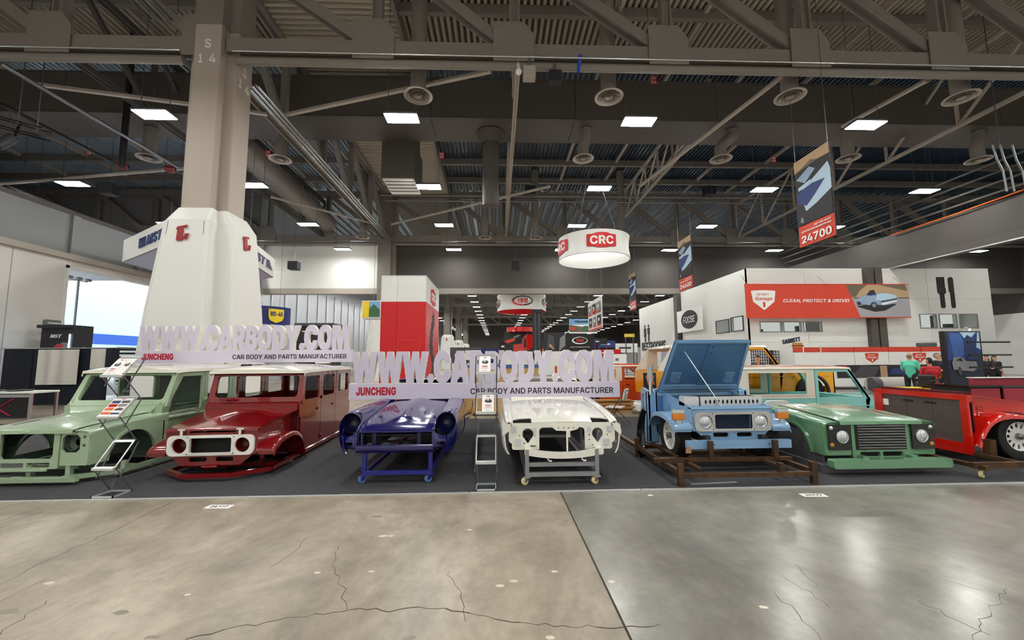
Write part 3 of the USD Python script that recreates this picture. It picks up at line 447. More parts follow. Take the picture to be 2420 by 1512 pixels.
# -- the flat-fronted off-roader front, used by the sage body and the green display
def landy(t, m, inn, lights):
    slot = [rr(-.31, .215, -.02, .275, .012), rr(.02, .215, .31, .275, .012)]
    gp = unary_union([rr(-.415, .195, .415, .70, .015)]).difference(unary_union([Polygon([(-.34, .36), (-.31, .325), (.31, .325), (.34, .36), (.34, .63), (.32, .65), (-.32, .65), (-.34, .63)])]+slot))
    P(t, 'grille_panel', MB().plate(gp, (0, 0, 0), XZ, .03, -.03), m)
    P(t, 'lower_lip', MB().rbox(-.3, -.035, .165, .3, .0, .2, .008), m)
    octo = lambda x, z, a: Polygon([(x-a, z-a+.04), (x-a+.04, z-a), (x+a-.04, z-a), (x+a, z-a+.04), (x+a, z+a-.04), (x+a-.04, z+a), (x-a+.04, z+a), (x-a, z+a-.04)])
    def side(s):
        wf = rr(.425, .23, .785, .668, .02).difference(unary_union([octo(.555, .515, .115), circ(.72, .60, .02), circ(.72, .49, .02)]) if not lights else Polygon())
        P(t, 'wing_front', flip(MB().plate(wf, (0, .0, 0), XZ, .03, -.04), s), m)
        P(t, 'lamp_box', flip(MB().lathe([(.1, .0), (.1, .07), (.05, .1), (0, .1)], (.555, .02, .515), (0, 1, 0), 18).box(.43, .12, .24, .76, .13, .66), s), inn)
        arch = Point(.66, .20).buffer(.39, quad_segs=10)
        P(t, 'wing_side', flip(MB().plate(sbox(.02, .23, 1.3, .64).difference(arch), (.8, 0, 0), YZ, -.02), s), m)
        P(t, 'arch_flare', flip(MB().plate(arch.buffer(.035).difference(arch).intersection(sbox(0, .23, 2, 1)), (.8, 0, 0), YZ, .022), s), m)
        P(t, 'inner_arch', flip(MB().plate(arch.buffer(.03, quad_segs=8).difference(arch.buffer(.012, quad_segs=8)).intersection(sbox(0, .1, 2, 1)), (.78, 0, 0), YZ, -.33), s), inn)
        G = [[(.8-.012*(j == 0)*0, y, .62+.02*y), (.8, y, .665+dz), (.755, y, .695+dz), (.65, y, .705+dz), (.612, y, .705+dz), (.606, y, .66+dz)] for y, dz in ((.0, -.02), (.1, 0), (.5, .035), (.9, .06), (1.3, .075))for j in (0,)]
        P(t, 'wing_top', flip(MB().grid(spl(G, 9, 14)[:, ::-1], -.012), s), m, 40)
    sides(side)
    G = [[(x, y, z+b*(1-min(1, abs(x)/.46)**4)-.05*max(0, abs(x)-.5)/.08*0) for x in np.linspace(-.592, .592, 15)] for y, z, b in ((-.035, .655, 0), (-.03, .70, .0), (.06, .722, .006), (.2, .735, .022), (.6, .765, .035), (1.0, .79, .035), (1.2, .80, .02))]
    h = P(t, 'hood', MB().grid(spl(G, 20, 0), .014) if False else MB().grid(np.array(G), -.014), m, 35); P(h, 'hood_latch', MB().rbox(-.05, -.045, .66, .05, -.03, .69, .004), m)
    P(t, 'front_frame', MB().box(-.42, .2, .23, -.36, 1.2, .33).box(.36, .2, .23, .42, 1.2, .33).box(-.8, 1.2, .23, .8, 1.22, .72), inn)
def bodyshell(t, m, inn, roofm, hw, y0, zc, zr, ysc, doors, yend, zb, roof_over=.02, rear_win=(), roof_y=None, side_holes=(), belt=None, crown=.06):
    # windscreen frame, doors, sides, rear, floor and roof of a boxy cab. ysc: windscreen lean; doors: (y0, y1, window hole)
    o, UV = tilt((0, y0, zc-.05), (0, y0+ysc, zr)); L = math.hypot(ysc, zr-zc+.05)
    P(t, 'windscreen_frame', MB().plate(Polygon([(-hw-.01, 0), (hw+.01, 0), (hw-.03, L), (-hw+.03, L)]).buffer(.02).difference(rr(-hw+.075, .1, hw-.075, L-.05, .05)), o, UV, .045, -.045), m)
    P(t, 'scuttle', MB().box(-hw-.01, y0-.06, zc-.28, hw+.01, y0+.03, zc-.03), m)
    def side(s):
        for a, b, holes, nm in doors:
            g = sbox(a+.006, zb, b-.006, zr)
            if nm == 'door' and a < y0+.3: g = Polygon([(a+.006, zb), (b-.006, zb), (b-.006, zr), (a+ysc+.02, zr), (a+.015, zc)])
            for h in holes: g = g.difference(h)
            d = P(t, nm, flip(MB().plate(g, (hw, 0, 0), YZ, -.035), s), m)
            if nm == 'door':
                P(d, 'door_handle', flip(MB().rbox(hw, b-.2, zc-.24, hw+.02, b-.1, zc-.205, .004), s), m)
                for z in (zb+.12, zc-.06): P(d, 'hinge', flip(MB().rbox(hw-.005, a-.01, z, hw+.025, a+.06, z+.055, .006), s), m)
        if belt: P(t, 'belt_rail', flip(MB().tube([(hw-.012, y0+.05, belt), (hw-.012, yend, belt)], .035, 10), s), m, True)
    sides(side)
    g = sbox(-hw+.01, zb, hw-.01, zr)
    for h in rear_win: g = g.difference(h)
    P(t, 'rear_panel', MB().plate(g, (0, yend, 0), XZ, .04, -.04), inn if inn else m)
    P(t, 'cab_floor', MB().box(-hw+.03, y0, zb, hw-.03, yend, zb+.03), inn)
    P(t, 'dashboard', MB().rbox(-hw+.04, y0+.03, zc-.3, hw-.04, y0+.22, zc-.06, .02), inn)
    ra, rb = roof_y; R = []
    for y, dz, k in ((ra-.03, -.02, .0), (ra-.02, .02, .3), (ra+.15, .035, .8), ((ra+rb)/2, .045, 1), (rb-.2, .035, .8), (rb+.01, .015, .3), (rb+.02, -.02, 0)):
        R.append([(x*(hw+roof_over), y, zr+.01+dz+crown*k*(1-abs(x)**2.6)-(.05 if abs(x) == 1 else 0)) for x in (-1, -.985, -.93, -.75, -.5, 0, .5, .75, .93, .985, 1)])
    P(t, 'roof', MB().grid(np.array(R), -.02), roofm, 40); P(t, 'roof_lining', MB().box(-hw+.03, ra+.05, zr-.02, hw-.03, rb-.05, zr), inn)
def rack(t, m, x0, x1, y0, y1, h, z=.10, s=.05, chamfer=0., cm='nylon', cf='galv_dark', rear_posts=True, cross=()):
    fr = MB()
    for x in (x0, x1): fr.box(x-s/2, y0+chamfer, z, x+s/2, y1, z+s)
    if chamfer:
        for a, b in ((x0, x0+chamfer*1.3), (x1, x1-chamfer*1.3)): fr.bar((a, y0+chamfer, z+s/2), (b, y0, z+s/2), s)
        fr.box(x0+chamfer*1.3-s/2, y0-s/2, z, x1-chamfer*1.3+s/2, y0+s/2, z+s)
    for y in ((y0+chamfer, y1) if not chamfer else (y0+chamfer+.3, y1))+tuple(cross): fr.box(x0, y-s/2, z, x1, y+s/2, z+s)
    P(t, 'rack_frame', fr, m)
    for x in (x0, x1):
        for y in ((y0, y1) if not chamfer else (y0+chamfer+.08, y1-.4)):
            if h: P(t, 'rack_post', MB().box(x-s/2, y-s/2, z+s, x+s/2, y+s/2, z+s+h), m)
            caster(t, x, y if not chamfer else y+.5*(y < 2), m=cm, top=z, fork=cf)
# 1 sage off-roader body
def hinges(t, m, x, pts):
    for y, z in pts: pass
t = thing('off_roader', 'sage green off-roader body with white roof and empty grille, leftmost at the front', 'car body', (-6.24, 5.75, .01))
landy(t, 'sage', 'sage_in', False)
win = lambda a, b, z0, z1, r=.06: rr(a, z0, b, z1, r)
bodyshell(t, 'sage', 'sage_in', 'ivory', .76, 1.25, .93, 1.42, .24, [(1.25, 2.15, [Polygon([(1.36, .78), (2.06, .78), (2.06, 1.32), (1.62, 1.32), (1.42, .98)]).buffer(.02)], 'door'), (2.15, 2.95, [win(2.24, 2.86, .82, 1.33)], 'door'), (2.95, 4.2, [win(3.08, 4.05, .9, 1.3)], 'rear_quarter')], 4.2, .22, .03, [rr(-.62, .85, -.12, 1.28, .05), rr(.12, .85, .62, 1.28, .05)], (1.46, 4.24), belt=.665, crown=.08)
P(t, 'bulkhead', MB().plate(Polygon([(-.74, 0), (.74, 0), (.74, .56), (-.74, .56)]).difference(unary_union([rr(-.64, .08, -.08, .5, .05)])), (0, 2.2, .86), XZ, .03), 'sage_in')
P(t, 'cowl_panel', MB().bar((0, 1.19, .83), (0, 1.24, .9), 1.46, .03, (1, 0, 0)) if False else MB().plate(Polygon([(-.62, 0), (.62, 0), (.72, .17), (-.72, .17)]), (0, 1.17, .77), ((1, 0, 0), (0, .42, .91)), .03), 'sage'); P(t, 'vent_flap', MB().plate(rr(-.6, .09, -.04, .14, .01), (0, 1.165, .80), ((1, 0, 0), (0, .42, .91)), .02).plate(rr(.04, .09, .6, .14, .01), (0, 1.165, .80), ((1, 0, 0), (0, .42, .91)), .02), 'sage')
sides(lambda s: P(t, 'alpine_window', flip(MB().plate(Polygon([(3.1, 0), (4.0, 0), (3.95, .075), (3.18, .075)]), (.795, 0, 1.455), ((0, 1, 0), (-.35, 0, .93)), .02), s), 'black_gloss'))
P(t, 'grille_mesh', MB().plate(rr(-.3, .215, -.02, .275, .012), (0, .012, 0), XZ, .004), 'galv_dark')
rack(t, 'sage', -.95, .95, -.05, 3.9, .1, .05, .06, .35, cf='galv_dark')
for x in (-.6, .02, .52): P(t, 'rack_post', MB().box(x-.03, .03, .1, x+.03, .09, .24), 'sage')
P(t, 'rack_rail', MB().box(-.5, -.1, .045, .75, -.04, .1), 'sage')
# 2 candy red body, 5 steel blue front, 7 red front: one flat-fender front
def fj(t, m, inn, dz, bez, grille, hood=True, tread=True, lamps=False, fend=.83):
    hole = unary_union([circ(-.41, .445, .1, 8), circ(.41, .445, .1, 8), rr(-.275, .345, .275, .55, .02)])
    b = P(t, 'bezel', MB().plate(rr(-.565, .31, .565, .585, .075).difference(hole), (0, 0, dz), XZ, .035).plate(rr(-.295, .33, .295, .565, .03).difference(rr(-.272, .348, .272, .547, .02)), (0, 0, dz), XZ, .043), bez, label='white headlamp surround' if bez == 'white_gloss' else 'chrome headlamp surround')
    for x in (-.3, .3):
        for z in (.335, .56): P(b, 'bolt', MB().cyl((x, -.045, dz+z), (x, -.033, dz+z), .007, 8), 'grey_dark')
    fp = unary_union([sbox(-.585, .31, .585, .66), Polygon([(-.55, .32), (.55, .32), (.38, .17), (-.38, .17)])]).difference(unary_union([circ(-.41, .445, .098, 8), circ(.41, .445, .098, 8), rr(-.27, .345, .27, .55, .02), rr(-.29, .225, -.06, .285, .025), rr(.06, .225, .29, .285, .025)]+([sbox(-.3, .615, .3, .70)] if hood else [])))
    P(t, 'front_panel', MB().plate(fp, (0, 0, dz), XZ, -.03), m)
    P(t, 'grille_back', MB().box(-.33, .12, dz+.2, .33, .13, dz+.6), 'dark_in')
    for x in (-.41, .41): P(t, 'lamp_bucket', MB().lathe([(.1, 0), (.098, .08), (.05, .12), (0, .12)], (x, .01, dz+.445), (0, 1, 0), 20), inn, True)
    if lamps:
        for x in (-.41, .41): headlamp(t, x, -.012, dz+.445, .098)
    if grille:
        hx = MB()
        for j in range(9):
            for i in range(21):
                x = -.265+i*.0258+(.0129 if j % 2 else 0); z = .356+j*.0232
                if x > .262: continue
                hx.plate(affinity.scale(Polygon([(math.cos(a), math.sin(a)) for a in np.arange(6)*math.pi/3]), .0145, .0118, origin=(0, 0)).difference(affinity.scale(Polygon([(math.cos(a), math.sin(a)) for a in np.arange(6)*math.pi/3]), .0112, .0085, origin=(0, 0))), (x, .012, dz+z), XZ, .008)
        P(t, 'grille_mesh', hx, mat('grille_navy', '3a4a6a', .3, .4))
    if hood:
        G = [[(x*w, y, dz+z-.018*abs(x)**3+b*max(0, 1-(abs(x)/.55)**2)) for x in np.linspace(-1, 1, 13)] for y, z, w, b in ((-.035, .645, .605, 0), (-.03, .672, .607, 0), (.03, .69, .61, .004), (.3, .728, .63, .02), (.65, .775, .665, .03), (1.0, .82, .70, .03))]
        h = P(t, 'hood', MB().grid(np.array(G), -.014), m, 35)
        for x in (-.38, .38):
            P(h, 'hood_bracket', MB().box(x-.045, -.05, dz+.655, x+.045, -.036, dz+.675).box(x-.014, -.05, dz+.585, x+.014, -.036, dz+.66), 'white_gloss') if bez == 'white_gloss' else None
    def side(s):
        sp = Polygon([(0, .34), (0, .655), (.95, .79), (1.02, .79), (1.02, .12), (.9, .4), (.5, .46), (.2, .42)])
        P(t, 'hood_side', flip(MB().plate(sp.difference(unary_union([rr(.70, .60-.032*k, .80, .616-.032*k, .005) for k in range(6)])), (.60, 0, dz), YZ, -.02).plate(unary_union([rr(.69, .607-.032*k, .81, .622-.032*k, .006) for k in range(6)]), (.60, 0, dz), YZ, .014), s), m)
        pth = [(-.0, .325), (.02, .385), (.10, .43), (.24, .475), (.45, .505), (.65, .50), (.80, .455), (.92, .36), (1.02, .2), (1.08, .05)]
        G = [[(.585, y, dz+z+.012), (.66, y, dz+z+.012), (fend-.04, y+.0, dz+z+.005), (fend-.005, y, dz+z-.012), (fend, y, dz+z-.055)] for y, z in pth]
        P(t, 'fender', flip(MB().grid(spl(G, 24, 9)[:, ::-1], -.012), s), m, 45)
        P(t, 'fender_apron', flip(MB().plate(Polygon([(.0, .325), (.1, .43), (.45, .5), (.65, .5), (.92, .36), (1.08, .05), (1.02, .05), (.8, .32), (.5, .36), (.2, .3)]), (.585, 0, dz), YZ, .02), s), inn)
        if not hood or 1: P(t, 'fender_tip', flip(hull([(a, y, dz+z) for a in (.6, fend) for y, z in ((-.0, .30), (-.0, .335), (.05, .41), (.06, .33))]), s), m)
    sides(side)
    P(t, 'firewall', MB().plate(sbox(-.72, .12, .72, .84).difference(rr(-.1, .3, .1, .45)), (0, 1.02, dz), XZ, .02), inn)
t = thing('off_roader', 'candy red off-roader body with white headlamp surround and cream roof', 'car body', (-3.945, 5.9, .01), 3)
fj(t, 'candy_red', 'candy_in', 0, 'white_gloss', False)
bodyshell(t, 'candy_red', 'candy_in', 'ivory', .725, 1.06, .95, 1.40, .1, [(1.06, 1.95, [win(1.22, 1.85, .93, 1.33, .05)], 'door'), (1.95, 2.75, [win(2.05, 2.65, .93, 1.33, .05)], 'door'), (2.75, 3.7, [win(2.9, 3.55, .95, 1.32, .05)], 'rear_quarter')], 3.7, .06, .04, [rr(-.62, .93, -.44, 1.33, .04), rr(-.34, .93, .06, 1.33, .04), rr(.16, .93, .36, 1.33, .04), rr(.46, .93, .62, 1.33, .04)], (1.1, 3.76), crown=.09)
P(t, 'wiper_mount', MB().rbox(-.52, .985, .96, -.3, 1.01, 1.0, .01), 'candy_red'); P(t, 'cowl_top', MB().rbox(-.72, .98, .78, .72, 1.1, .92, .02), 'candy_red'); P(t, 'sill', MB().rbox(.68, 1.1, .03, .735, 3.6, .09, .01).rbox(-.735, 1.1, .03, -.68, 3.6, .09, .01), 'candy_red')
rack(t, 'candy_red', -.66, .72, -.14, 3.2, .0, .045, .055, .3, cm='nylon'); [P(t, 'rack_post', MB().box(x-.025, y-.025, .1, x+.025, y+.025, z), 'candy_red') for x, y, z in ((-.12, .12, .22), (.12, .12, .22), (.5, .35, .36), (-.5, .35, .36))]
P(t, 'tow_hook', MB().cyl((-.1, -.02, .16), (.1, -.02, .16), .022, 10), 'candy_red')
# 5 steel blue front on its brown stand
t = thing('car_front_half', 'steel blue off-roader front half with raised hood, chrome grille and white wheel', 'car body', (3.405, 5.9, 0))
fj(t, 'steel_blue', 'steel_blue_in', .245, 'chrome', True, False, True, True, .86)
hp = ((1, 0, 0), tuple(nrm((0, -.55, .80)))); ho = (0, .98, 1.05)
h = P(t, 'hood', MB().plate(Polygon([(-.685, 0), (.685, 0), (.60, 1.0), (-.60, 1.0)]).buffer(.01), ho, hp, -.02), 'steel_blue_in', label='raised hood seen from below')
fr_ = Polygon([(-.68, 0), (.68, 0), (.6, 1.0), (-.6, 1.0)]); P(h, 'hood_flange', MB().plate(fr_.difference(affinity.scale(fr_, .94, .93)), ho, hp, .018), 'steel_blue')
P(h, 'hood_rib', MB().plate(Polygon([(-.07, .05), (.09, .05), (.06, .97), (-.03, .97)]).difference(unary_union([circ(.02, v, .018) for v in (.2, .44, .66, .78, .9)])), ho, hp, .022), 'steel_blue_in'); P(h, 'hood_rib', MB().plate(Polygon([(-.64, .06), (.64, .06), (.63, .14), (-.63, .14)]), ho, hp, .03), 'steel_blue')
for s in (-1, 1):
    for k in range(6): P(h, 'louver', MB().plate(rr(s*.45-.08, .2+.035*k, s*.45+.08, .213+.035*k, .004), ho, hp, .016), 'steel_blue')
P(t, 'prop_rod', MB().cyl((-.08, .12, .885), (-.42, .55, 1.75), .009, 8), 'galv')
P(t, 'slam_panel', MB().rbox(-.6, -.02, .86, .6, .12, .89, .008), 'steel_blue'); 
rp = P(t, 'radiator_shroud', MB().plate(sbox(-.36, .87, .58, 1.03).difference(unary_union([affinity.translate(affinity.scale(circ(0, 0, 1, 5), .017, .032), -.28+.066*k, .95) for k in range(13)])), (0, .2, 0), XZ, .02), 'alu'); P(rp, 'shroud_back', MB().box(-.36, .22, .87, .58, .5, 1.02), 'near_black'); P(rp, 'shroud_end', MB().rbox(-.6, .18, .87, -.37, .4, 1.03, .02), 'alu')
def sd_(s): 
    i = P(t, 'turn_signal', flip(MB().rbox(.69, .0, .71, .86, .08, .805, .012), s), 'amber'); P(i, 'signal_lens', flip(MB().rbox(.69, -.002, .80, .86, .08, .86, .012), s), 'lens'); P(i, 'signal_foot', flip(MB().box(.74, .03, .66, .8, .06, .72), s), 'chrome')
    P(t, 'cowl_side', flip(MB().plate(Polygon([(1.0, .2), (1.3, .2), (1.3, 1.05), (1.22, 1.1), (1.0, 1.06)]).difference(rr(1.07, .35, 1.24, 1.0, .04)), (.87, 0, 0), YZ, -.05).plate(sbox(1.04, .3, 1.27, 1.02), (.85, 0, 0), YZ, -.02), s), 'steel_blue'); P(t, 'cowl_corner', flip(MB().rbox(.68, 1.0, .2, .87, 1.08, 1.06, .02), s), 'steel_blue')
    wheel(t, (s*.66, .45, .42), (s, 0, 0), .345, .21)
sides(sd_)
P(t, 'cowl', MB().rbox(-.72, .99, .95, .72, 1.28, 1.08, .03), 'steel_blue'); bp = P(t, 'bumper', MB().plate(rr(-.75, .335, .755, .45, .01), (0, -.15, 0), XZ, -.06), 'steel_blue'); [P(bp, 'bumper_bolt', MB().cyl((x, -.153, .395), (x, -.149, .395), .009, 8), 'near_black') for x in (-.36, .43)]
P(t, 'axle', MB().cyl((-.6, .45, .42), (.6, .45, .42), .04).box(-.45, -.08, .4, -.37, 1.3, .5).box(.37, -.08, .4, .45, 1.3, .5), 'near_black'); P(t, 'sticker', MB().plate(unary_union([circ(0, 0, .035), sbox(-.04, -.06, .04, -.01)]), (-.735, -.152, .34), XZ, .002), mat('kraft_sticker', 'b98a6a', .6))
P(t, 'exhaust_snorkel', MB().tube([(-.82, .95, 1.0), (-.82, .95, 1.12), (-.83, .93, 1.3)], .03, 10).cyl((-.83, .93, 1.22), (-.83, .92, 1.5), .05, 14), 'chrome', True)
t = thing('steel_stand', 'brown rusty steel stand under the steel blue front half', 'stand', (3.15, 5.2, .01))
m_ = 'brown_steel'
for x0, x1 in ((-.88, -.82), (.84, .9)): P(t, 'side_rail', MB().box(x0, .0, .12, x1, 3.4, .18), m_); P(t, 'corner_post', MB().box(x0-.005, -.03, 0, x1+.005, .03, .27), m_); P(t, 'corner_post', MB().box(x0-.005, 1.55, 0, x1+.005, 1.61, .3), m_)
for y in (0, .5, 1.2, 1.7): P(t, 'cross_rail', MB().box(-.85, y-.025, .1, .87, y+.025, .15) if y != .5 else MB().box(-1.0, y-.03, .17, .95, y+.03, .22), m_)
for x in (-.55, .55): P(t, 'skid_rail', MB().box(x-.03, .1, .15, x+.03, 1.9, .19), m_)
for x in (-.2, .72): P(t, 'riser', MB().box(x-.03, .45, .2, x+.03, .51, .45), m_)
P(t, 'riser', MB().box(.42, -.02, .15, .48, .04, .26), m_); P(t, 'wheel_ramp', MB().box(-.86, .42, .16, -.5, .72, .19), m_)
one('fender_flare', MB().grid(spl([[(0+.12*math.sin(a)*.4, -.1+.25*math.cos(a), .42+.4*math.sin(a)), (.05, -.1+.2*math.cos(a), .42+.36*math.sin(a)), (.1, -.1+.19*math.cos(a), .42+.34*math.sin(a))] for a in np.linspace(-1.55, 1.5, 9)], 24, 6), .01), 'black_gloss', 'black plastic fender flare leaning on the blue front half', 'fender flare', smooth=40, loc=(2.33, 6.7, 0))
# 7 red front at the right edge, closed by a brown board, turned to face right
t = thing('car_front_half', 'bright red off-roader front half with a brown board across its cut end', 'car body', (8.2, 6.72, 0), 90)
fj(t, 'hot_red', 'candy_in', .22, 'white_gloss', False)
P(t, 'cowl', MB().rbox(-.74, 1.0, .9, .74, 1.1, 1.02, .02), 'hot_red')
fb = P(t, 'end_frame', MB().plate(sbox(-.76, .14, .76, 1.02).difference(sbox(-.60, .3, .66, .94)), (0, 1.1, 0), ((-1, 0, 0), (0, 0, 1)), .04), 'hot_red')
for k in range(3): P(t, 'brown_board', MB().box(-.66+.42*k+.003, 1.1, .3, -.24+.42*k-.003, 1.12, .94), 'board_brown')
for x in (.14, -.22): P(t, 'board_slot', MB().box(x-.09, 1.12, .84, x+.09, 1.124, .875), 'black')
P(t, 'paper_note', MB().box(.5, 1.12, .74, .62, 1.123, .85), 'white')
wheel(t, (-.66, .35, .40), (-1, 0, 0), .35, .2); wheel(t, (.66, .35, .40), (1, 0, 0), .35, .2)
t = thing('steel_stand', 'brown steel stand with cream casters under the bright red front half', 'stand', (8, 5.3, .01))
for y in (.0, 1.55): P(t, 'side_rail', MB().box(-1.75, y-.03, .13, 1.4, y+.03, .2), m_)
for x in (-1.65, -.9, .2): P(t, 'cross_rail', MB().box(x-.03, -.1, .12, x+.03, 2.2, .17), m_)
P(t, 'riser', MB().box(-.85, .5, .17, -.75, .6, .38), m_); caster(t, -1.6, .0, .055, top=.125); caster(t, -1.6, 1.5, .055, top=.125); caster(t, 1.2, 0, .055, top=.13)
# 6 green display front
t = thing('car_front_display', 'green off-roader front end with black barred grille on a grey plinth', 'car body', (5.37, 5.65, .01))
landy(t, 'land_green', 'base_grey', True)
gb = P(t, 'grille', MB().plate(rr(-.365, .305, .365, .665, .01), (0, 0, 0), XZ, .012), 'black_gloss')
for k in range(9): P(gb, 'grille_bar', MB().rbox(-.35, -.028, .325+.037*k, .35, -.012, .338+.037*k, .004), mat('bar_dark', '3a3b40', .15, .6)); P(gb, 'grille_highlight', MB().box(-.345, -.031, .334+.037*k, .345, -.027, .339+.037*k), 'alu')  # bright strip on each bar paints the highlight along its top edge
def sd6(s):
    q = P(t, 'lamp_panel', flip(MB().plate(rr(.44, .31, .765, .655, .015), (0, -.01, 0), XZ, .012), s), 'black_gloss'); x = s*.6; headlamp(t, s*.575, -.028, .49, .09)
    c = s*.72; P(t, 'marker_lamp', MB().lathe([(0, .02), (.02, .015), (.028, 0)], (c, -.022, .61), (0, -1, 0), 14), 'lens', True); P(t, 'indicator_lamp', MB().lathe([(0, .02), (.02, .015), (.03, 0)], (c, -.022, .38), (0, -1, 0), 14), 'amber', True)
sides(sd6)
P(t, 'bumper', MB().plate(rr(-.86, .1, .80, .215, .03), (0, -.2, 0), XZ, -.12), 'land_green', 30); P(t, 'bumper_bracket', MB().box(-.36, -.1, .17, -.28, .1, .24).box(.34, -.1, .17, .42, .1, .24), 'land_green')
P(t, 'plinth', MB().box(-.87, -.02, 0, .55, 1.35, .11).box(-.79, .22, .1, .7, 1.4, .52), 'base_grey'); P(t, 'plinth_side', MB().box(-.765, .1, .0, -.745, 1.5, .6), 'base_grey')
# 8, 9 two-door utility bodies seen from the side
def utility(t, m, inn, L, ya, yr0, yr1, zb, belt, zr, hw, arch=True, post=None):
    def side(s):
        ar = [circ(.62, zb+.08, .40, 8), circ(L-.85, zb+.08, .38, 8)]
        P(t, 'front_fender', flip(MB().plate(sbox(.0, zb, ya+.1, belt-.02).difference(ar[0]), (hw, 0, 0), YZ, -.03), s), m)
        dw = Polygon([(ya+.08, belt+.03), (yr0+.02, zr-.06), (ya+1.15, zr-.06), (ya+1.15, belt+.03)])
        d = P(t, 'door', flip(MB().plate(Polygon([(ya+.11, zb), (ya+1.22, zb), (ya+1.22, zr), (yr0-.05, zr), (ya-.0, belt)]).difference(dw), (hw, 0, 0), YZ, -.04), s), m); P(d, 'door_handle', flip(MB().rbox(hw, ya+1.0, belt-.14, hw+.02, ya+1.1, belt-.1, .004), s), 'near_black')
        P(t, 'rear_quarter', flip(MB().plate(sbox(ya+1.23, zb, L, belt).difference(ar[1]), (hw, 0, 0), YZ, -.03), s), m)
        P(t, 'hardtop_side', flip(MB().plate(sbox(ya+1.24, belt+.005, yr1-.02, zr+.01).difference(rr(ya+1.42, belt+.09, yr1-.28, zr-.07, .015)), (hw+.005, 0, 0), YZ, -.04).plate(rr(ya+1.40, belt+.07, yr1-.26, zr-.05, .02).difference(rr(ya+1.43, belt+.1, yr1-.29, zr-.08, .015)), (hw+.005, 0, 0), YZ, .012), s), 'ivory')
        P(t, 'wheel_arch', flip(MB().plate(ar[0].buffer(.05).difference(ar[0]).intersection(sbox(-1, zb, 9, 9)), (hw, 0, 0), YZ, .05).plate(ar[0].intersection(sbox(-1, zb, 9, 9)), (hw-.1, 0, 0), YZ, -.02), s), 'near_black') if arch else None
        P(t, 'body_crease', flip(MB().bar((hw, .02, belt-.16), (hw, L-.02, belt-.16), .02, .02), s), m)
        P(t, 'rear_post', flip(MB().box(hw-.05, L-.1, belt, hw, L-.02, zr), s), m) if not post else P(t, 'rear_post', flip(MB().plate(Polygon([(yr1-.03, belt), (L-.02, belt), (yr1, zr), (yr1-.03, zr)]), (hw, 0, 0), YZ, -.04), s), post)
    sides(side)
    o, UV = tilt((0, ya, belt-.02), (0, yr0-.04, zr)); Ls = math.hypot(yr0-ya-.04, zr-belt+.02)
    P(t, 'windscreen_frame', MB().plate(sbox(-hw, 0, hw, Ls).difference(rr(-hw+.07, .06, hw-.07, Ls-.06, .03)), o, UV, -.05), m)
    G = [[(x*hw, y, z-.03*abs(x)**4) for x in np.linspace(-1, 1, 9)] for y, z in ((0, belt-.12), (.01, belt-.06), (.1, belt-.03), (ya*.6, belt), (ya, belt+.005))]
    P(t, 'hood', MB().grid(np.array(G), -.015), m, 40); P(t, 'front_panel', MB().plate(sbox(-hw, zb+.05, hw, belt-.08).difference(rr(-hw+.12, zb+.2, hw-.12, belt-.16)), (0, 0, 0), XZ, -.03), m)
    P(t, 'tailgate', MB().plate(sbox(-hw+.03, zb, hw-.03, belt), (0, L, 0), XZ, .03), m); P(t, 'cab_floor', MB().box(-hw+.03, ya-.1, zb, hw-.03, L-.02, zb+.03), inn); P(t, 'dashboard', MB().rbox(-hw+.05, ya, belt-.3, hw-.05, ya+.22, belt-.02, .03), inn)
    R = [[(x*(hw+.03), y, zr+.012+dz+.05*k*(1-abs(x)**2.4)-(.035 if abs(x) == 1 else 0)) for x in (-1, -.97, -.85, -.5, 0, .5, .85, .97, 1)] for y, dz, k in ((yr0-.05, -.02, 0), (yr0-.04, .02, .4), (yr0+.2, .03, 1), (yr1-.2, .03, 1), (yr1, .01, .4), (yr1+.01, -.02, 0))]
    P(t, 'roof', MB().grid(np.array(R), -.02), 'ivory', 40); [P(t, 'inner_panel', MB().box(x, ya+1.3, zb, x+.02, L-.1, belt-.02), inn) for x in (-hw+.05, hw-.07)]
t = thing('off_roader', 'pale turquoise two-door off-roader body with cream hardtop, windows empty', 'car body', (9.6, 9.6, .01), 90); utility(t, 'turquoise', 'turquoise_in', 4.55, 1.38, 1.84, 4.4, .2, .70, 1.34, .8, False)
[P(t, 'support_leg', MB().box(x-.04, y-.04, 0, x+.04, y+.04, .2), 'base_grey') for x in (-.5, .5) for y in (.6, 3.8)]
t = thing('car', 'yellow two-door off-roader with white top, standing behind the turquoise body', 'car', (8.92, 11.4, .01), 90); utility(t, 'sun_yellow', 'sun_yellow', 4.76, 1.37, 1.85, 4.35, .62, 1.27, 1.88, .85, True, 'ivory')
for s in (1, -1):
    for y in (.62, 3.91): wheel(t, (s*.72, y, .40), (s, 0, 0), .4, .24)
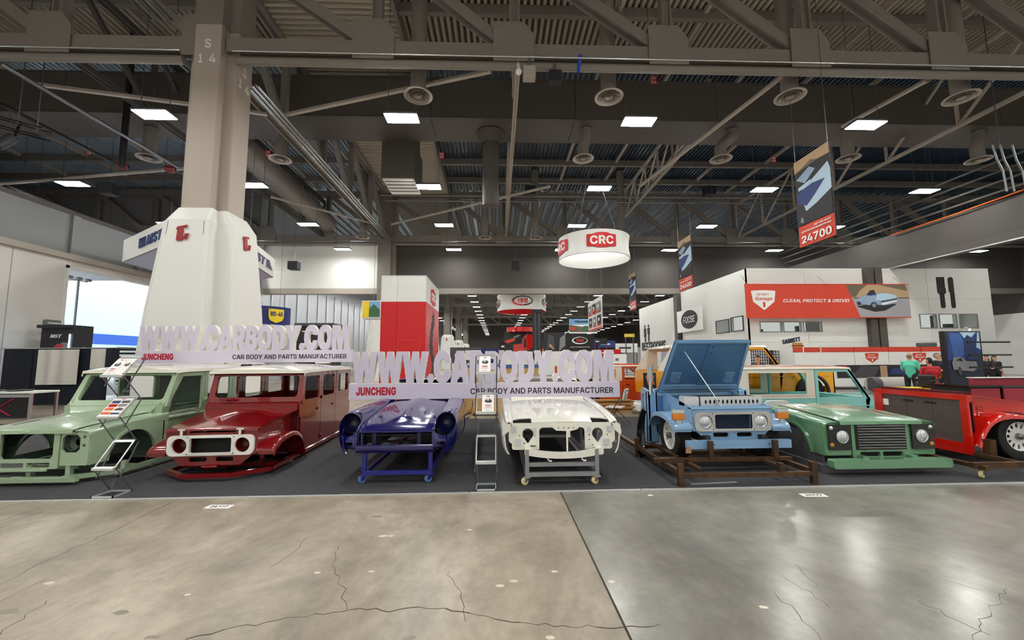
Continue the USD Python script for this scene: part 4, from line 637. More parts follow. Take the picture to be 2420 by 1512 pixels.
# 3 low blue coupe, 4 white coupe
def coupe(t, m, inn, hw, pr, hood_x, notch=None, scoops=False):
    # pr: rows (y, hood z, fender crest z, half width, side mid z)
    pr = np.array(pr, float); yy = pr[:, 0]
    H = [[(x*hood_x, y, z+.02*(1-x*x)+(.03*max(0, 1-abs(x)/.38) if scoops and y > .2 else 0)-(.012 if abs(x) == 1 else 0)) for x in np.linspace(-1, 1, 17)] for y, z in zip(yy, pr[:, 1]) if y < 1.9]
    hd = MB().grid(spl(H, 20, 0), -.014)
    if notch:
        for s in (1, -1): hd = cut(hd, MB().box(min(s*notch[0], s*notch[1]), -.2, .3, max(s*notch[0], s*notch[1]), notch[2], 1.2))
    P(t, 'hood', hd, m, 35)
    def side(s):
        G = []
        for y, zh, zc, w, zm in pr: G.append([(hood_x+.008, y, zh-.012), (hood_x+.05, y, (zh+zc)/2+.012), ((hood_x+w)/2+.02, y, zc), (w-.05, y, zc-.035), (w-.005, y, (zc+zm)/2), (w, y, zm), (w-.01, y, zm-.13), (w-.06, y, zm-.26)])
        f = MB().grid(spl(G, 60, 22)[:, ::-1], -.014); tools = [MB().cyl((.3, .98, .40), (1.2, .98, .40), .325, 30), MB().cyl((.3, 3.3, .42), (1.2, 3.3, .42), .325, 30)]
        if scoops: tools.append(MB().tube([(.64, -.3, .735), (.64, .36, .75)], .136, 28))
        P(t, 'body_side', flip(cut(f, *tools), s), m, 40)
        if scoops: P(t, 'headlamp_bucket', flip(MB().lathe([(.134, .09), (.132, .22), (.07, .28), (0, .28)], (.64, .07, .74), (0, 1, .03), 26), s), inn, True)
        P(t, 'inner_wing', flip(MB().box(.5, .25, .42, .52, 1.75, .7), s), inn)
    sides(side)
    zr = pr[:, 1].max()+.36; ya = 1.92
    R = [[(x*(.60 if k else .6), y, z-.035*abs(x)**3) for x in np.linspace(-1, 1, 11)] for y, z, k in ((2.15, zr-.05, 1), (2.3, zr, 1), (2.8, zr+.01, 1), (3.2, zr-.04, 1), (3.95, zr-.3, 0))]
    P(t, 'roof', MB().grid(spl(R, 14, 0), -.02), m, 40)
    def pil(s):
        for p, q, a, b in (((.64, ya-.05, pr[0, 1]+.2), (.58, 2.25, zr-.05), .05, .06), ((.7, 2.95, pr[0, 1]+.15), (.585, 3.0, zr-.04), .06, .1), ((.68, 3.95, pr[0, 1]+.1), (.585, 3.5, zr-.14), .08, .06)): P(t, 'pillar', flip(MB().bar(p, q, a, b), s), m)
    sides(pil)
    P(t, 'cowl', MB().rbox(-.62, 1.64, pr[0, 1]+.1, .62, 1.78, pr[0, 1]+.2, .02), m); P(t, 'cab_floor', MB().box(-.62, 1.0, .40, .62, 4.0, .44), inn); P(t, 'firewall', MB().box(-.6, 1.6, .42, .6, 1.63, pr[0, 1]+.12), inn); P(t, 'tail_panel', MB().rbox(-.66, 4.02, .5, .66, 4.1, .9, .03), m)
def lowrack(t, m, x0, x1, y1, h, y2, cm, cf):
    z, s = .105, .05
    for x in (x0, x1): P(t, 'rack_post', MB().box(x-s/2, 0-s/2, z, x+s/2, s/2, h), m); P(t, 'rack_post', MB().box(x-s/2, y1-s/2, z, x+s/2, y1+s/2, h), m); P(t, 'rack_rail', MB().box(x-s/2, s/2, z, x+s/2, y1-s/2, z+s), m); P(t, 'rack_rail', MB().box(x-s/2, s/2, h-s, x+s/2, y1-s/2, h), m)
    P(t, 'rack_rail', MB().box(x0+s/2, -s/2, z, x1-s/2, s/2, z+s), m); P(t, 'rack_rail', MB().box(x0+s/2, y1-s/2, z, x1-s/2, y1+s/2, z+s), m); P(t, 'rack_rail', MB().box(x0+s/2, y2-s/2, z+.12, x1-s/2, y2+s/2, z+.12+s), m)
    for x in (x0, x1):
        for y in (0, y1): caster(t, x, y, .048, cm, z, cf)
t = thing('sports_coupe', 'deep blue sports coupe body with scooped headlamp holes on a blue rack', 'car body', (-1.345, 5.55, .01))
coupe(t, 'deep_blue', 'blue_in', .78, [(-.02, .662, .69, .68, .64), (.04, .688, .755, .735, .64), (.10, .708, .82, .765, .64), (.18, .728, .872, .78, .64), (.32, .757, .89, .785, .63), (.5, .787, .893, .79, .63), (1.0, .845, .90, .80, .64), (1.5, .885, .915, .80, .65), (1.85, .91, .925, .80, .66), (2.6, .88, .90, .80, .66), (3.3, .9, .925, .80, .66), (4.1, .86, .88, .74, .64)], .50, None, True)
def nose(s):
    G = [[(.49, -.035, .69), (.535, -.03, .635), (.64, .0, .598), (.735, .09, .64), (.782, .24, .72)], [(.49, -.05, .60), (.56, -.045, .57), (.66, -.01, .55), (.745, .09, .57), (.788, .25, .62)], [(.49, -.06, .525), (.56, -.055, .52), (.67, -.01, .515), (.75, .10, .525), (.787, .27, .55)], [(.49, -.055, .455), (.56, -.045, .46), (.66, .0, .47), (.735, .11, .49), (.77, .30, .515)], [(.47, -.02, .425), (.54, -.01, .432), (.63, .03, .445), (.70, .14, .465), (.735, .32, .49)]]
    P(t, 'nose_corner', flip(cut(MB().grid(spl(G, 14, 18), .014), MB().box(.55, -.3, .485, .645, .25, .53)), s), 'deep_blue', 40)
    P(t, 'front_strut', flip(MB().box(.27, .04, .47, .32, .08, .68), s), 'blue_in'); P(t, 'grille_side', flip(MB().box(.475, -.03, .45, .5, .06, .69), s), 'deep_blue')
sides(nose)
P(t, 'lower_lip', MB().grid(spl([[(x, -.065+.02*abs(x)**2+dy, z+.05*(abs(x)/.5)**2*0) for x in np.linspace(-.5, .5, 11)] for z, dy in ((.49, .01), (.46, 0), (.425, .01), (.405, .05))], 8, 21), -.02), 'deep_blue', 40); P(t, 'grille_rail', MB().box(-.46, .06, .595, .46, .07, .605), 'blue_in'); P(t, 'radiator_wall', MB().plate(sbox(-.48, .45, .48, .70).difference(sbox(-.26, .48, .26, .66)), (0, .35, 0), XZ, .02), 'dark_in'); P(t, 'tow_badge', MB().lathe([(.012, 0), (.02, .004), (.028, 0)], (0, -.055, .47), (0, -1, 0), 12), 'chrome')
P(t, 'hood_lip', MB().rbox(-.5, -.035, .64, .5, .0, .672, .01), 'deep_blue')
lowrack(t, mat('rack_blue', '232a86', .4), -.4, .46, 3.4, .41, .9, mat('wheel_blue', '5f7fb8', .5), 'rack_blue')
t = thing('sports_coupe', 'white sports coupe body with bare front structure on a grey rack', 'car body', (.845, 5.35, .01))
coupe(t, 'car_white', 'white_in', .8, [(.08, .755, .76, .75, .63), (.2, .785, .79, .785, .63), (.5, .83, .83, .80, .63), (1.0, .875, .875, .81, .64), (1.5, .91, .90, .815, .65), (1.85, .92, .91, .815, .66), (2.6, .88, .89, .81, .66), (3.3, .9, .92, .81, .66), (4.1, .86, .87, .75, .64)], .645, (.40, .66, .25))
for s in (-1, 1): P(t, 'lamp_pocket', flip(MB().box(.39, .1, .66, .66, .34, .68).box(.39, .33, .66, .66, .34, .8), s), 'grey_dark')
tear = lambda x: unary_union([circ(x, .62, .062), Polygon([(x-.05, .59), (x+.05, .59), (x, .515)])]).buffer(.01)
rs = unary_union([rr(-.66, .42, .66, .76, .03), rr(-.7, .5, .7, .72, .05)]).difference(unary_union([rr(-.30, .38, .30, .70, .05), tear(-.45), tear(.47)]+[circ(x, z, .009) for x, z in ((-.56, .6), (-.36, .6), (.36, .6), (.6, .6), (-.5, .5), (.55, .5), (-.4, .47), (.4, .47), (.36, .54))]+[rr(-.42, .455, -.34, .475, .008)]))
P(t, 'radiator_support', MB().plate(rs, (0, .1, 0), XZ, .02), 'car_white'); 
for s in (-1, 1):
    P(t, 'panel_emboss', flip(MB().plate(rr(.54, .47, .62, .56, .02), (0, .1, 0), XZ, .032).plate(rr(.34, .63, .38, .7, .01), (0, .1, 0), XZ, .034).plate(rr(.6, .64, .66, .72, .01), (0, .1, 0), XZ, .035), s), 'white_in')
    P(t, 'fender_lip', flip(MB().plate(Polygon([(.66, .755), (.765, .745), (.785, .64), (.775, .60), (.70, .66)]), (0, .09, 0), XZ, .03), s), 'car_white'); P(t, 'frame_rail', flip(MB().box(.32, .12, .42, .4, 1.6, .5), s), 'white_in')
P(t, 'lower_beam', MB().grid(spl([[(x, .0+.06*abs(x)**2, z-.05*(1-(abs(x)/.5)**2)) for x in np.linspace(-.5, .52, 11)] for z in (.46, .43, .40, .375)], 9, 21), -.03), 'car_white', 40)
for x in (-.45, .47): P(t, 'beam_end', MB().rbox(x-.05, -.01, .36, x+.05, .1, .46, .01), 'car_white')
P(t, 'upper_bracket', MB().plate(Polygon([(-.16, .73), (.24, .73), (.2, .68), (.1, .655), (-.08, .665)]).difference(unary_union([circ(-.05, .7, .008), circ(.02, .7, .008), circ(.08, .7, .01), circ(.15, .7, .008)])), (0, .06, 0), XZ, .015), 'car_white'); P(t, 'center_strut', MB().bar((.06, .05, .68), (.055, .02, .40), .022, .02).box(.07, .03, .58, .1, .05, .66), 'car_white')
for x in (-.2, .24): P(t, 'tow_hook', MB().tube([(x, 0, .36), (x, .0, .31), (x+.03, -.01, .29), (x+.05, -.01, .3)], .012, 8), 'car_white')
P(t, 'engine_bay', MB().box(-.38, 1.2, .42, .38, 1.22, .8).box(.3, .4, .42, .34, 1.2, .7), mat('bay_grey', '77797d', .5))
lowrack(t, mat('rack_grey', '9a9b9f', .35, .4), -.47, .43, 3.4, .44, .0+.02, 'nylon', 'galv')
# ---------------------------------------------------------------- letter signs
def letter_sign(label, x0, x1, Y, z, hp, hl, seam):
    t = thing('letter_sign', label, 'sign', (x0, Y, z)); W = x1-x0
    P(t, 'plinth', MB().rbox(0, 0, 0, W*seam, .12, hp, .004).rbox(W*seam+.002, 0, 0, W, .12, hp, .004), 'foam_side'); P(t, 'plinth_face', MB().box(.003, -.003, .003, W*seam-.002, .001, hp-.003).box(W*seam+.004, -.003, .003, W-.003, .001, hp-.003), 'cream_foam')
    for g in letters('WWW.CARBODY.COM', W*.975, hl*.985, 900, 0, True):
        g = affinity.translate(g.buffer(.009), .03+.005, .008); l = P(t, 'letter', MB().plate(g, (0, .11, hp), XZ, .105), 'foam_side'); P(l, 'letter_face', MB().plate(g.buffer(-.002), (0, .006, hp), XZ, .004), 'cream_foam')
    P(t, 'company_lettering', MB().plate(affinity.translate(letters('JUNCHENG', W*.145, hp*.5, 900), W*.027, hp*.27), (0, -.003, 0), XZ, .004), 'sign_red', label='red lettering'); L = letters('CAR BODY AND PARTS MANUFACTURER', W*.533, hp*.36, 600, 0, True)
    for i, j in ((0, 3), (3, 7), (7, 10), (10, 15), (15, 27)): P(t, 'slogan_word', MB().plate(affinity.translate(unary_union(L[i:j]), W*.442, hp*.29), (0, -.003, 0), XZ, .004), 'ink')
    return t
t = letter_sign('white foam letter sign low across the blue and white coupes', -2.57, 2.165, 7.2, .93, .275, .55, .5); P(t, 'foot', MB().box(1.05, .01, -.05, 1.4, .11, 0).box(3.3, .01, -.02, 3.6, .11, 0), 'foam_side')
t = letter_sign('white foam letter sign higher up on the two off-roader roofs at the left', -7.98, -3.27, 9.3, 1.575, .275, .55, .48); P(t, 'foot', MB().box(1.6, .01, -.02, 1.9, .11, 0).box(3.9, .01, -.03, 4.2, .11, 0), 'foam_side')
# ---------------------------------------------------------------- brochure stands
def brochure_stand(label, x, y):
    t = thing('brochure_stand', label, 'brochure stand', (x, y, .009)); w, d = .125, .26
    P(t, 'base_frame', MB().box(-w, 0, 0, w, .015, .02).box(-w, d-.015, 0, w, d, .02).box(-w, 0, 0, -w+.012, d, .02).box(w-.012, 0, 0, w, d, .02), 'alu'); P(t, 'base_sheet', MB().box(-w+.012, .015, .006, w-.012, d-.015, .01), 'acrylic')
    zf, zb = (.33, .93, 1.42), (.62, 1.16, 1.66); pb = .02
    for k in range(3):
        P(t, 'clear_sheet', MB().bar((0, d-.01, pb), (0, .01, zf[k]), 2*w-.03, .005, (1, 0, 0)) if False else MB().plate(sbox(-w+.01, 0, w-.01, math.hypot(d-.02, zf[k]-pb)), (0, d-.01, pb), ((1, 0, 0), tuple(nrm((0, -(d-.02), zf[k]-pb)))), .004), 'acrylic')
        U = tuple(nrm((0, d-.01, zb[k]-zf[k]))); L = math.hypot(d-.01, zb[k]-zf[k])
        P(t, 'tray_frame', MB().plate(sbox(-w, 0, w, L).difference(sbox(-w+.012, .03, w-.012, L-.03)), (0, 0, zf[k]), ((1, 0, 0), U), .012), 'alu'); P(t, 'tray_lip', MB().rbox(-w, -.03, zf[k]-.01, w, .005, zf[k]+.025, .005), 'alu')
        for s in (-1, 1): P(t, 'scissor_arm', MB().bar((s*(w+.006), d-.01, pb), (s*(w+.006), .0, zf[k]+.01), .006, .014, (1, 0, 0)), 'galv_dark'); P(t, 'scissor_arm', MB().bar((s*(w+.012), .06, zf[k]-.12), (s*(w+.012), d+.02, zb[k]-.02), .006, .014, (1, 0, 0)), 'grey_dark')
        pb = zb[k]
    return zf, zb, d
mat('paper', 'f3eeee', .6)
def leaflet(label, x, y, x0, w, k, zf, zb, d, rows):
    U = np.array(nrm((0, d-.01, zb[k]-zf[k]))); N = np.cross((1, 0, 0), U); L = min(.28, math.hypot(d, zb[k]-zf[k])-.02); o = np.array([x0, .0, zf[k]+.012])+N*.016
    t = thing('leaflet', label, 'leaflet', (x, y, .009)); P(t, 'sheet', MB().plate(sbox(0, 0, w, L), o, ((1, 0, 0), tuple(U)), .002), 'paper')
    art(t, o+N*.002, ((1, 0, 0), tuple(U)), w, L, rows, 'print', .0006)
carA = [('dark_print', sbox(.2, .58, .8, .64)), ('grey_dark', Polygon([(.22, .62), (.35, .72), (.62, .74), (.8, .66), (.82, .56), (.7, .5), (.3, .52)])), ('white', Polygon([(.36, .64), (.4, .7), (.58, .71), (.62, .65)])), ('sign_red', sbox(.38, .88, .62, .92)), ('sign_red', sbox(.25, .34, .75, .37)), ('sign_red', sbox(.3, .28, .7, .295)), ('sign_red', sbox(.2, .2, .8, .215)), ('grey', sbox(.3, .06, .7, .075))]
carB = [('sign_red', sbox(.4, .94, .6, .97)), ('blue_print', sbox(.06, .7, .46, .85)), ('grey_dark', sbox(.54, .72, .94, .85)), ('hot_red', sbox(.06, .5, .46, .64)), ('grey', sbox(.54, .52, .94, .65)), ('orange', sbox(.06, .3, .46, .44)), ('grey_dark', Polygon([(.54, .36), (.7, .44), (.94, .4), (.92, .3), (.56, .3)])), ('orange', sbox(.05, .08, .5, .2)), ('blue_print', sbox(.54, .08, .95, .16))]
for lb, x, y in (('folding silver brochure stand between the blue and white coupes', -.145, 5.14), ('folding silver brochure stand in front of the sage off-roader', -4.66, 5.13)):
    zf, zb, d = brochure_stand(lb, x, y)
    if x > -1: leaflet('leaflet with a car picture in the top tray of the middle stand', x, y, -.085, .14, 2, zf, zb, d, carA); leaflet('leaflet with a car picture in the middle tray of the middle stand', x, y, -.05, .15, 1, zf, zb, d, carA)
    else: leaflet('leaflet with one car picture in the top tray of the left stand', x, y, -.11, .12, 2, zf, zb, d, carA); leaflet('white leaflet leaning beside it in the top tray of the left stand', x, y, .015, .10, 2, zf, zb, d, carA[:3]); leaflet('leaflet with many coloured car pictures in the left stand', x, y, -.12, .24, 1, zf, zb, d, carB)
# ---------------------------------------------------------------- small things on the floor
for x, lb in ((-3.09, 'paper booth number on the concrete before the red body'), (3.69, 'paper booth number on the concrete before the blue front half')):
    t = thing('number_card', lb, 'card', (x, 4.8, 0), -4); P(t, 'paper', MB().box(-.14, -.055, 0, .14, .055, .002), 'paper'); P(t, 'digits', write('24777', .2, .05, (-.1, -.025, .002), XY, .001, 800), 'ink')
one('paper_scrap', MB().plate(Polygon([(0, 0), (.08, .0), (.05, .05)]), (1.75, 4.88, 0), XY, .004), 'paper', 'small torn white paper scrap on the floor near the booth edge', 'paper')
one('floor_plank', MB().rbox(0, 0, 0, .62, .05, .012, .003), 'grey', 'grey metal strip lying on the carpet under the brown stand', 'strip', loc=(2.45, 5.22, .009), rz=4)
t = thing('white_chair', 'white moulded chair behind the green front end', 'chair', (5.05, 7.35, .009))
P(t, 'backrest', MB().plate(rr(-.24, 0, .24, .33, .09).difference(rr(-.1, .17, .1, .24, .03)), (0, .0, .5), ((1, 0, 0), (0, -.15, .99)), .03), 'white_gloss'); P(t, 'seat', MB().rbox(-.22, .02, .42, .22, .44, .46, .015), 'white_gloss'); [P(t, 'leg', MB().bar((x, y, .42), (x*1.1, y, 0), .03), 'galv') for x in (-.2, .2) for y in (.05, .4)]
t = thing('folding_chair', 'white folding chair with grey legs right of the low letter sign', 'chair', (2.95, 9.9, .009), 60)
P(t, 'backrest', MB().plate(rr(-.22, 0, .22, .26, .05).difference(rr(-.1, .15, .1, .2, .02)), (0, -.12, .62), ((1, 0, 0), (0, -.2, .98)), .025), 'white_gloss'); P(t, 'seat', MB().rbox(-.21, -.1, .42, .21, .3, .45, .01), 'white_gloss'); [P(t, 'leg', MB().cyl((s*.23, -.18, .88), (s*.23, .32, 0), .012, 8), 'grey_dark') for s in (-1, 1)]; [P(t, 'leg', MB().cyl((s*.2, .22, .44), (s*.2, -.25, 0), .012, 8), 'grey_dark') for s in (-1, 1)]
t = thing('backpack', 'dark blue backpack beside the folding chair behind the white coupe', 'bag', (2.25, 9.9, .009)); P(t, 'bag_body', hull([(x*a, y*a, z) for z, a in ((.02, .9), (.3, 1), (.48, .7), (.52, .4)) for x in (-.17, .17) for y in (-.11, .11)]), mat('bag_navy', '2b3140', .8)); P(t, 'pocket', hull([(x, y, z) for x in (-.12, .12) for y, z in ((-.16, .06), (-.16, .22), (-.1, .04), (-.1, .26))]), 'bag_navy'); P(t, 'strap', MB().tube([(0, .0, .5), (.0, .04, .58), (0, .08, .5)], .012, 6), 'black')
for k in range(7): one('wood_plank', MB().rbox(0, 0, 0, 2.2, .18, .05, .004), 'wood', f'pale timber plank, {ORD[k]} counted up the pile by the orange pickup', 'plank', loc=(1.85+.06*(k % 3), 12.35+.07*(k % 2), .055*k))
for k, (x, w, h, tx, lb) in enumerate(((-1.75, .85, .95, '', 'plain plywood crate left behind the low letter sign'), (-.85, 1.0, 1.46, 'CRC', 'plywood crate stencilled CRC behind the low sign'), (.2, 1.0, 1.46, '', 'plain tall plywood crate right of the stencilled one'), (1.35, .6, .8, 'IS', 'low plywood crate behind the white coupe'))):
    t = thing('wooden_crate', lb, 'crate', (x, 11.9, 0)); P(t, 'box', MB().box(0, 0, .08, w, .9, h), 'ply'); P(t, 'skid', MB().box(.05, .02, 0, .15, .88, .08), 'wood'); P(t, 'skid', MB().box(w-.15, .02, 0, w-.05, .88, .08), 'wood')
    for z in (.08, h-.09): P(t, 'batten', MB().box(-.01, -.02, z, w+.01, 0, z+.09), 'wood' if z < .1 else mat('blue_batten', '4562a8', .6) if tx == 'CRC' or k == 2 else 'wood')
    if tx: P(t, 'stencil', MB().plate(affinity.translate(letters(tx, .26, .1, 700), .4, h-.27), (0, 0, 0), XZ, .003).plate(affinity.translate(letters('4-03' if tx == 'CRC' else 'IS', .26, .09, 700), .4, h-.52), (0, 0, 0), XZ, .003), 'ink')
t = thing('spin_sign', 'black SPIN TO WIN poster stand right of the orange pickup', 'sign', (at(1520, 870, Y=10.2)[0], 10.2, 0)); P(t, 'panel', MB().rbox(-.0, 0, .5, .32, .03, 1.25, .006), 'black'); P(t, 'post', MB().box(.12, .01, 0, .2, .03, .5), 'grey'); P(t, 'lettering', MB().plate(affinity.translate(letters('SPIN', .22, .08, 800), .05, 1.1), (0, 0, 0), XZ, .003).plate(affinity.translate(letters('WIN', .18, .08, 800), .09, .95), (0, 0, 0), XZ, .003), 'orange'); P(t, 'picture', MB().plate(rr(.09, .62, .22, .8, .03), (0, 0, 0), XZ, .003), 'white'); P(t, 'small_lettering', MB().plate(affinity.translate(letters('TO', .06, .03, 700), .13, 1.05), (0, 0, 0), XZ, .003), 'white')
# orange pickup, rolled carpet, yellow buggy
t = thing('car', 'orange classic pickup behind the right end of the low letter sign', 'car', (6.35, 13.9, 0), 90); utility(t, 'rust_orange', 'near_black', 4.3, 1.1, 1.62, 3.0, .28, .9, 1.36, .82, False)
P(t, 'roof_skin', MB().rbox(-.82, 1.65, 1.385, .82, 2.98, 1.45, .02), 'rust_orange'); P(t, 'windscreen', MB().plate(sbox(-.72, .06, .72, .6), (0, 1.1, .88), ((1, 0, 0), tuple(nrm((0, .48, .48)))), .006), 'glass')
for s in (1, -1):
    for y in (.62, 3.45): wheel(t, (s*.7, y, .34), (s, 0, 0), .33, .2)
P(t, 'door_emblem', MB().plate(letters('W', .16, .16, 700), (-.823, 1.9, .6), ((0, -1, 0), (0, 0, 1)), .004), 'white')
t = thing('carpet_roll', 'long grey rolled carpet lying beyond the turquoise body', 'carpet roll', (17.55, 18.7, 0)); P(t, 'roll', MB().cyl((0, 0, .34), (5, .3, .34), .33, 24), mat('roll_grey', 'b4b1ac', .9), True); P(t, 'roll_end', MB().lathe([(.0, .01), (.3, .01), (.34, -.02), (.34, -.3)], (0, 0, .34), (-1, 0, 0), 24), 'grey_dark')
t = thing('buggy', 'yellow open buggy with black roll bars between the standing men and the red board', 'buggy', (13.9, 12.6, 0)); P(t, 'tub', MB().rbox(-1.0, -.6, .35, .95, .6, .62, .04), 'yellow'); [P(t, 'roll_bar', MB().tube([(x, -.55, .6), (x, -.52, .85), (x+.35, -.5, .9), (x+.5, -.5, .62)], .025, 8), 'black') for x in (-.7, .1)]; P(t, 'steering_wheel', MB().lathe([(.16+.015*math.cos(a), .015*math.sin(a)) for a in np.linspace(0, 6.28, 8)], (.55, -.2, .86), (.6, 0, .8), 18), 'black'); [wheel(t, (x, s*.62, .28), (0, s, 0), .28, .2) for x in (-.75, .7) for s in (-1, 1)]; P(t, 'seat', MB().rbox(-.35, -.4, .6, .1, .1, .72, .04).rbox(-.45, -.4, .68, -.32, .1, 1.05, .05), 'black')
# ---------------------------------------------------------------- left background
a = at(245, 950, Y=16.2)
dr = thing('drape_wall', 'black drape wall on poles at the left edge with white swags', 'drapes', (0, 0, 0)); mat('pipe_alu', 'c9ccd0', .3, .8)
def drape(x0, x1, y, z0, z1, m, name='drape', n=None):
    n = n or max(6, int((x1-x0)/.045)); xs = np.linspace(x0, x1, n); G = [[(x, y+.035*math.sin(9*x+1.3*math.sin(3*x)), z) for z in (z0, z1)] for x in xs]; P(dr, name, MB().grid(np.array(G), .006), m, 60)
drape(-18.8, -17.7, 16.2, .02, 2.13, 'drape_navy'); drape(-17.72, -14.9, 16.22, .02, 2.13, 'drape_navy'); drape(-17.35, -15.9, 16.05, .78, 2.1, 'drape_white', 'swag'); drape(-15.45, -14.95, 16.1, 1.35, 2.12, 'drape_white', 'swag'); drape(-14.95, -14.45, 16.1, 1.38, 2.14, 'drape_navy'); drape(-15.95, -15.2, 16.3, .02, 1.2, 'drape_navy')
P(dr, 'drape_pole', MB().cyl((-18.9, 16.15, 2.15), (-9.5, 16.15, 2.15), .022, 8), 'pipe_alu'); [P(dr, 'upright', MB().cyl((x, 16.3, 0), (x, 16.3, 2.2), .022, 8), 'pipe_alu') for x in (-18.7, -15.95, -13.0)]
t = thing('display_table', 'white-topped table with a pink cross on its black front', 'table', (-15.6, 12.3, 0)); P(t, 'tabletop', MB().rbox(-.6, 0, .72, 2.25, .75, .78, .01), 'white'); P(t, 'table_front', MB().box(-.55, .02, .04, 2.2, .04, .62), 'black'); P(t, 'table_edge', MB().box(-.6, -.01, .62, 2.25, .04, .7), 'galv'); [P(t, 'leg', MB().box(x, y, 0, x+.06, y+.06, .72), 'galv') for x in (-.58, 2.17) for y in (.0, .68)]
mat('pink', 'f0206a', .5); P(t, 'pink_stripe', MB().bar((1.0, .015, .1), (1.75, .015, .58), .012, .04, (0, 1, 0)).bar((1.0, .013, .5), (1.7, .013, .1), .012, .04, (0, 1, 0)), 'pink')
for x, lb in ((-14.9, 'black round tray on the white table, nearer the picture edge'), (-14.1, 'black round tray at the right end of the white table')): one('round_tray', MB().lathe([(0, .0), (.26, .0), (.3, .03), (.27, .035), (.22, .02), (0, .02)], n=24), 'black_gloss', lb, 'tray', loc=(x, 12.65, .782))
t = thing('kiosk', 'black kiosk tower with an MST engine picture behind the drapes', 'kiosk', (-18.35, 17.0, 0)); P(t, 'tower', MB().box(0, 0, 0, 1.25, .8, 3.0), 'near_black'); P(t, 'cap', MB().box(-.1, -.1, 3.0, 1.2, .85, 3.12), 'near_black'); P(t, 'brand_lettering', write('MST', .42, .14, (.35, -.0, 2.6), XZ, .01, 800, .25), 'white')
art(t, (.12, 0, 1.2), XZ, .95, 1.25, [('dark_print', sbox(0, 0, 1, 1)), ('grey', Polygon([(0, .2), (.0, .62), (.8, .98), (1, .95), (1, .0), (.7, 0)])), ('grey_dark', Polygon([(.1, .5), (.4, .7), (.45, .3), (.15, .2)])), ('hot_red', Polygon([(.3, .62), (.55, .92), (.8, .92), (.8, .65)])), ('white', circ(.55, .55, .24)), ('hot_red', circ(.55, .53, .19)), ('dark_print', circ(.55, .53, .06)), ('near_black', Polygon([(.2, .0), (.25, .3), (.5, .22), (.6, .0)]))])
P(t, 'light_strip', MB().box(1.1, -.02, 1.2, 1.13, .0, 2.75), 'kiosk_glow')
q = at(125, 776, X=-19); t = thing('door_number', 'grey door number plate reading 6 beside the open roll-up door', 'sign', (-18.995, q[1], q[2])); P(t, 'plate', MB().plate(rr(-.42, -.36, .42, .36, .08), (0, 0, 0), YZ, .02), mat('sign_greygreen', '6f7c79', .5)); P(t, 'digit', MB().plate(affinity.translate(letters('6', .26, .36, 700), -.13, -.25), (.02, 0, 0), YZ, .006).plate(sbox(-.25, .2, .25, .25), (.02, 0, 0), YZ, .006), 'white')
t = thing('hanging_sign', 'white diamond-shaped hanging MST sign behind the S 14 column', 'hanging sign', (-14.3, 19.2, 6.3)); c4 = [(3.7, -4.6), (1.7, 3.8), (-3.9, 6.6), (-3.3, .2)]
for (ax_, ay), (bx, by) in zip(c4, c4[1:]+c4[:1]): P(t, 'fascia', MB().bar((ax_, ay, .52), (bx, by, .52), .06, 1.04), 'white')
P(t, 'soffit', MB().plate(Polygon(c4), (0, 0, 0), XY, .03), mat('soffit_lavender', 'cdd0ee', .6))
U = tuple(nrm((-2.0, 8.4, 0))); o = (3.73, -4.6, 0); P(t, 'brand_lettering', MB().plate(affinity.translate(letters('MST', 2.2, .42, 800, .2), 4.7, .3), o, (U, (0, 0, 1)), .03), 'navy_ink'); P(t, 'tread_mark', MB().plate(unary_union([sbox(7.2, .3+.09*k, 8.2-.12*k, .36+.09*k) for k in range(5)]), o, (U, (0, 0, 1)), .03), 'navy_ink')
U = tuple(nrm((7.0, -4.8, 0))); o = (-3.32, .17, 0); P(t, 'tread_mark', MB().plate(unary_union([sbox(2.2, .3+.09*k, 3.0, .36+.09*k) for k in range(5)]), o, (U, (0, 0, 1)), .03), 'navy_ink'); P(t, 'brand_lettering', MB().plate(affinity.translate(letters('MST', 1.7, .42, 800, .2), 3.1, .3), o, (U, (0, 0, 1)), .03), 'navy_ink')
[P(t, 'hanger', MB().cyl((x, y, 1.0), (x, y, 6.2), .01, 5), 'galv_dark') for x, y in ((2.6, 0), (-3.5, 3))]
t = thing('truck', 'orange truck parked outside beyond the open door', 'truck', (-27.5, 27.5, -.05), 80); P(t, 'cab', hull([(x, y, z) for x in (-1.1, 1.1) for y, z in ((0, .6), (0, 1.6), (.5, 2.6), (2, 2.7), (2, .6))]), mat('truck_orange', 'e0873a', .5)); P(t, 'windscreen', MB().plate(sbox(-.9, 0, .9, .8), (0, .02, 1.7), ((1, 0, 0), tuple(nrm((0, .5, 1)))), .02), 'black_gloss'); P(t, 'bed', MB().box(-1.1, 2.1, .9, 1.1, 5.5, 1.3), 'white'); [wheel(t, (s*1.0, y, .5), (s, 0, 0), .5, .3) for s in (-1, 1) for y in (.9, 4.4)]
t = thing('louvre_screen', 'slatted white screen standing outside the open door', 'screen', (-23.5, 26.0, -.05), 50); P(t, 'screen_back', MB().box(0, .05, .3, 2.2, .08, 2.6), 'black'); [P(t, 'slat', MB().bar((0, 0, .4+.24*k), (2.2, 0, .4+.24*k), .03, .12), 'white') for k in range(9)]; [P(t, 'post', MB().box(x, 0, 0, x+.08, .1, 2.65), 'white') for x in (0, 2.12)]
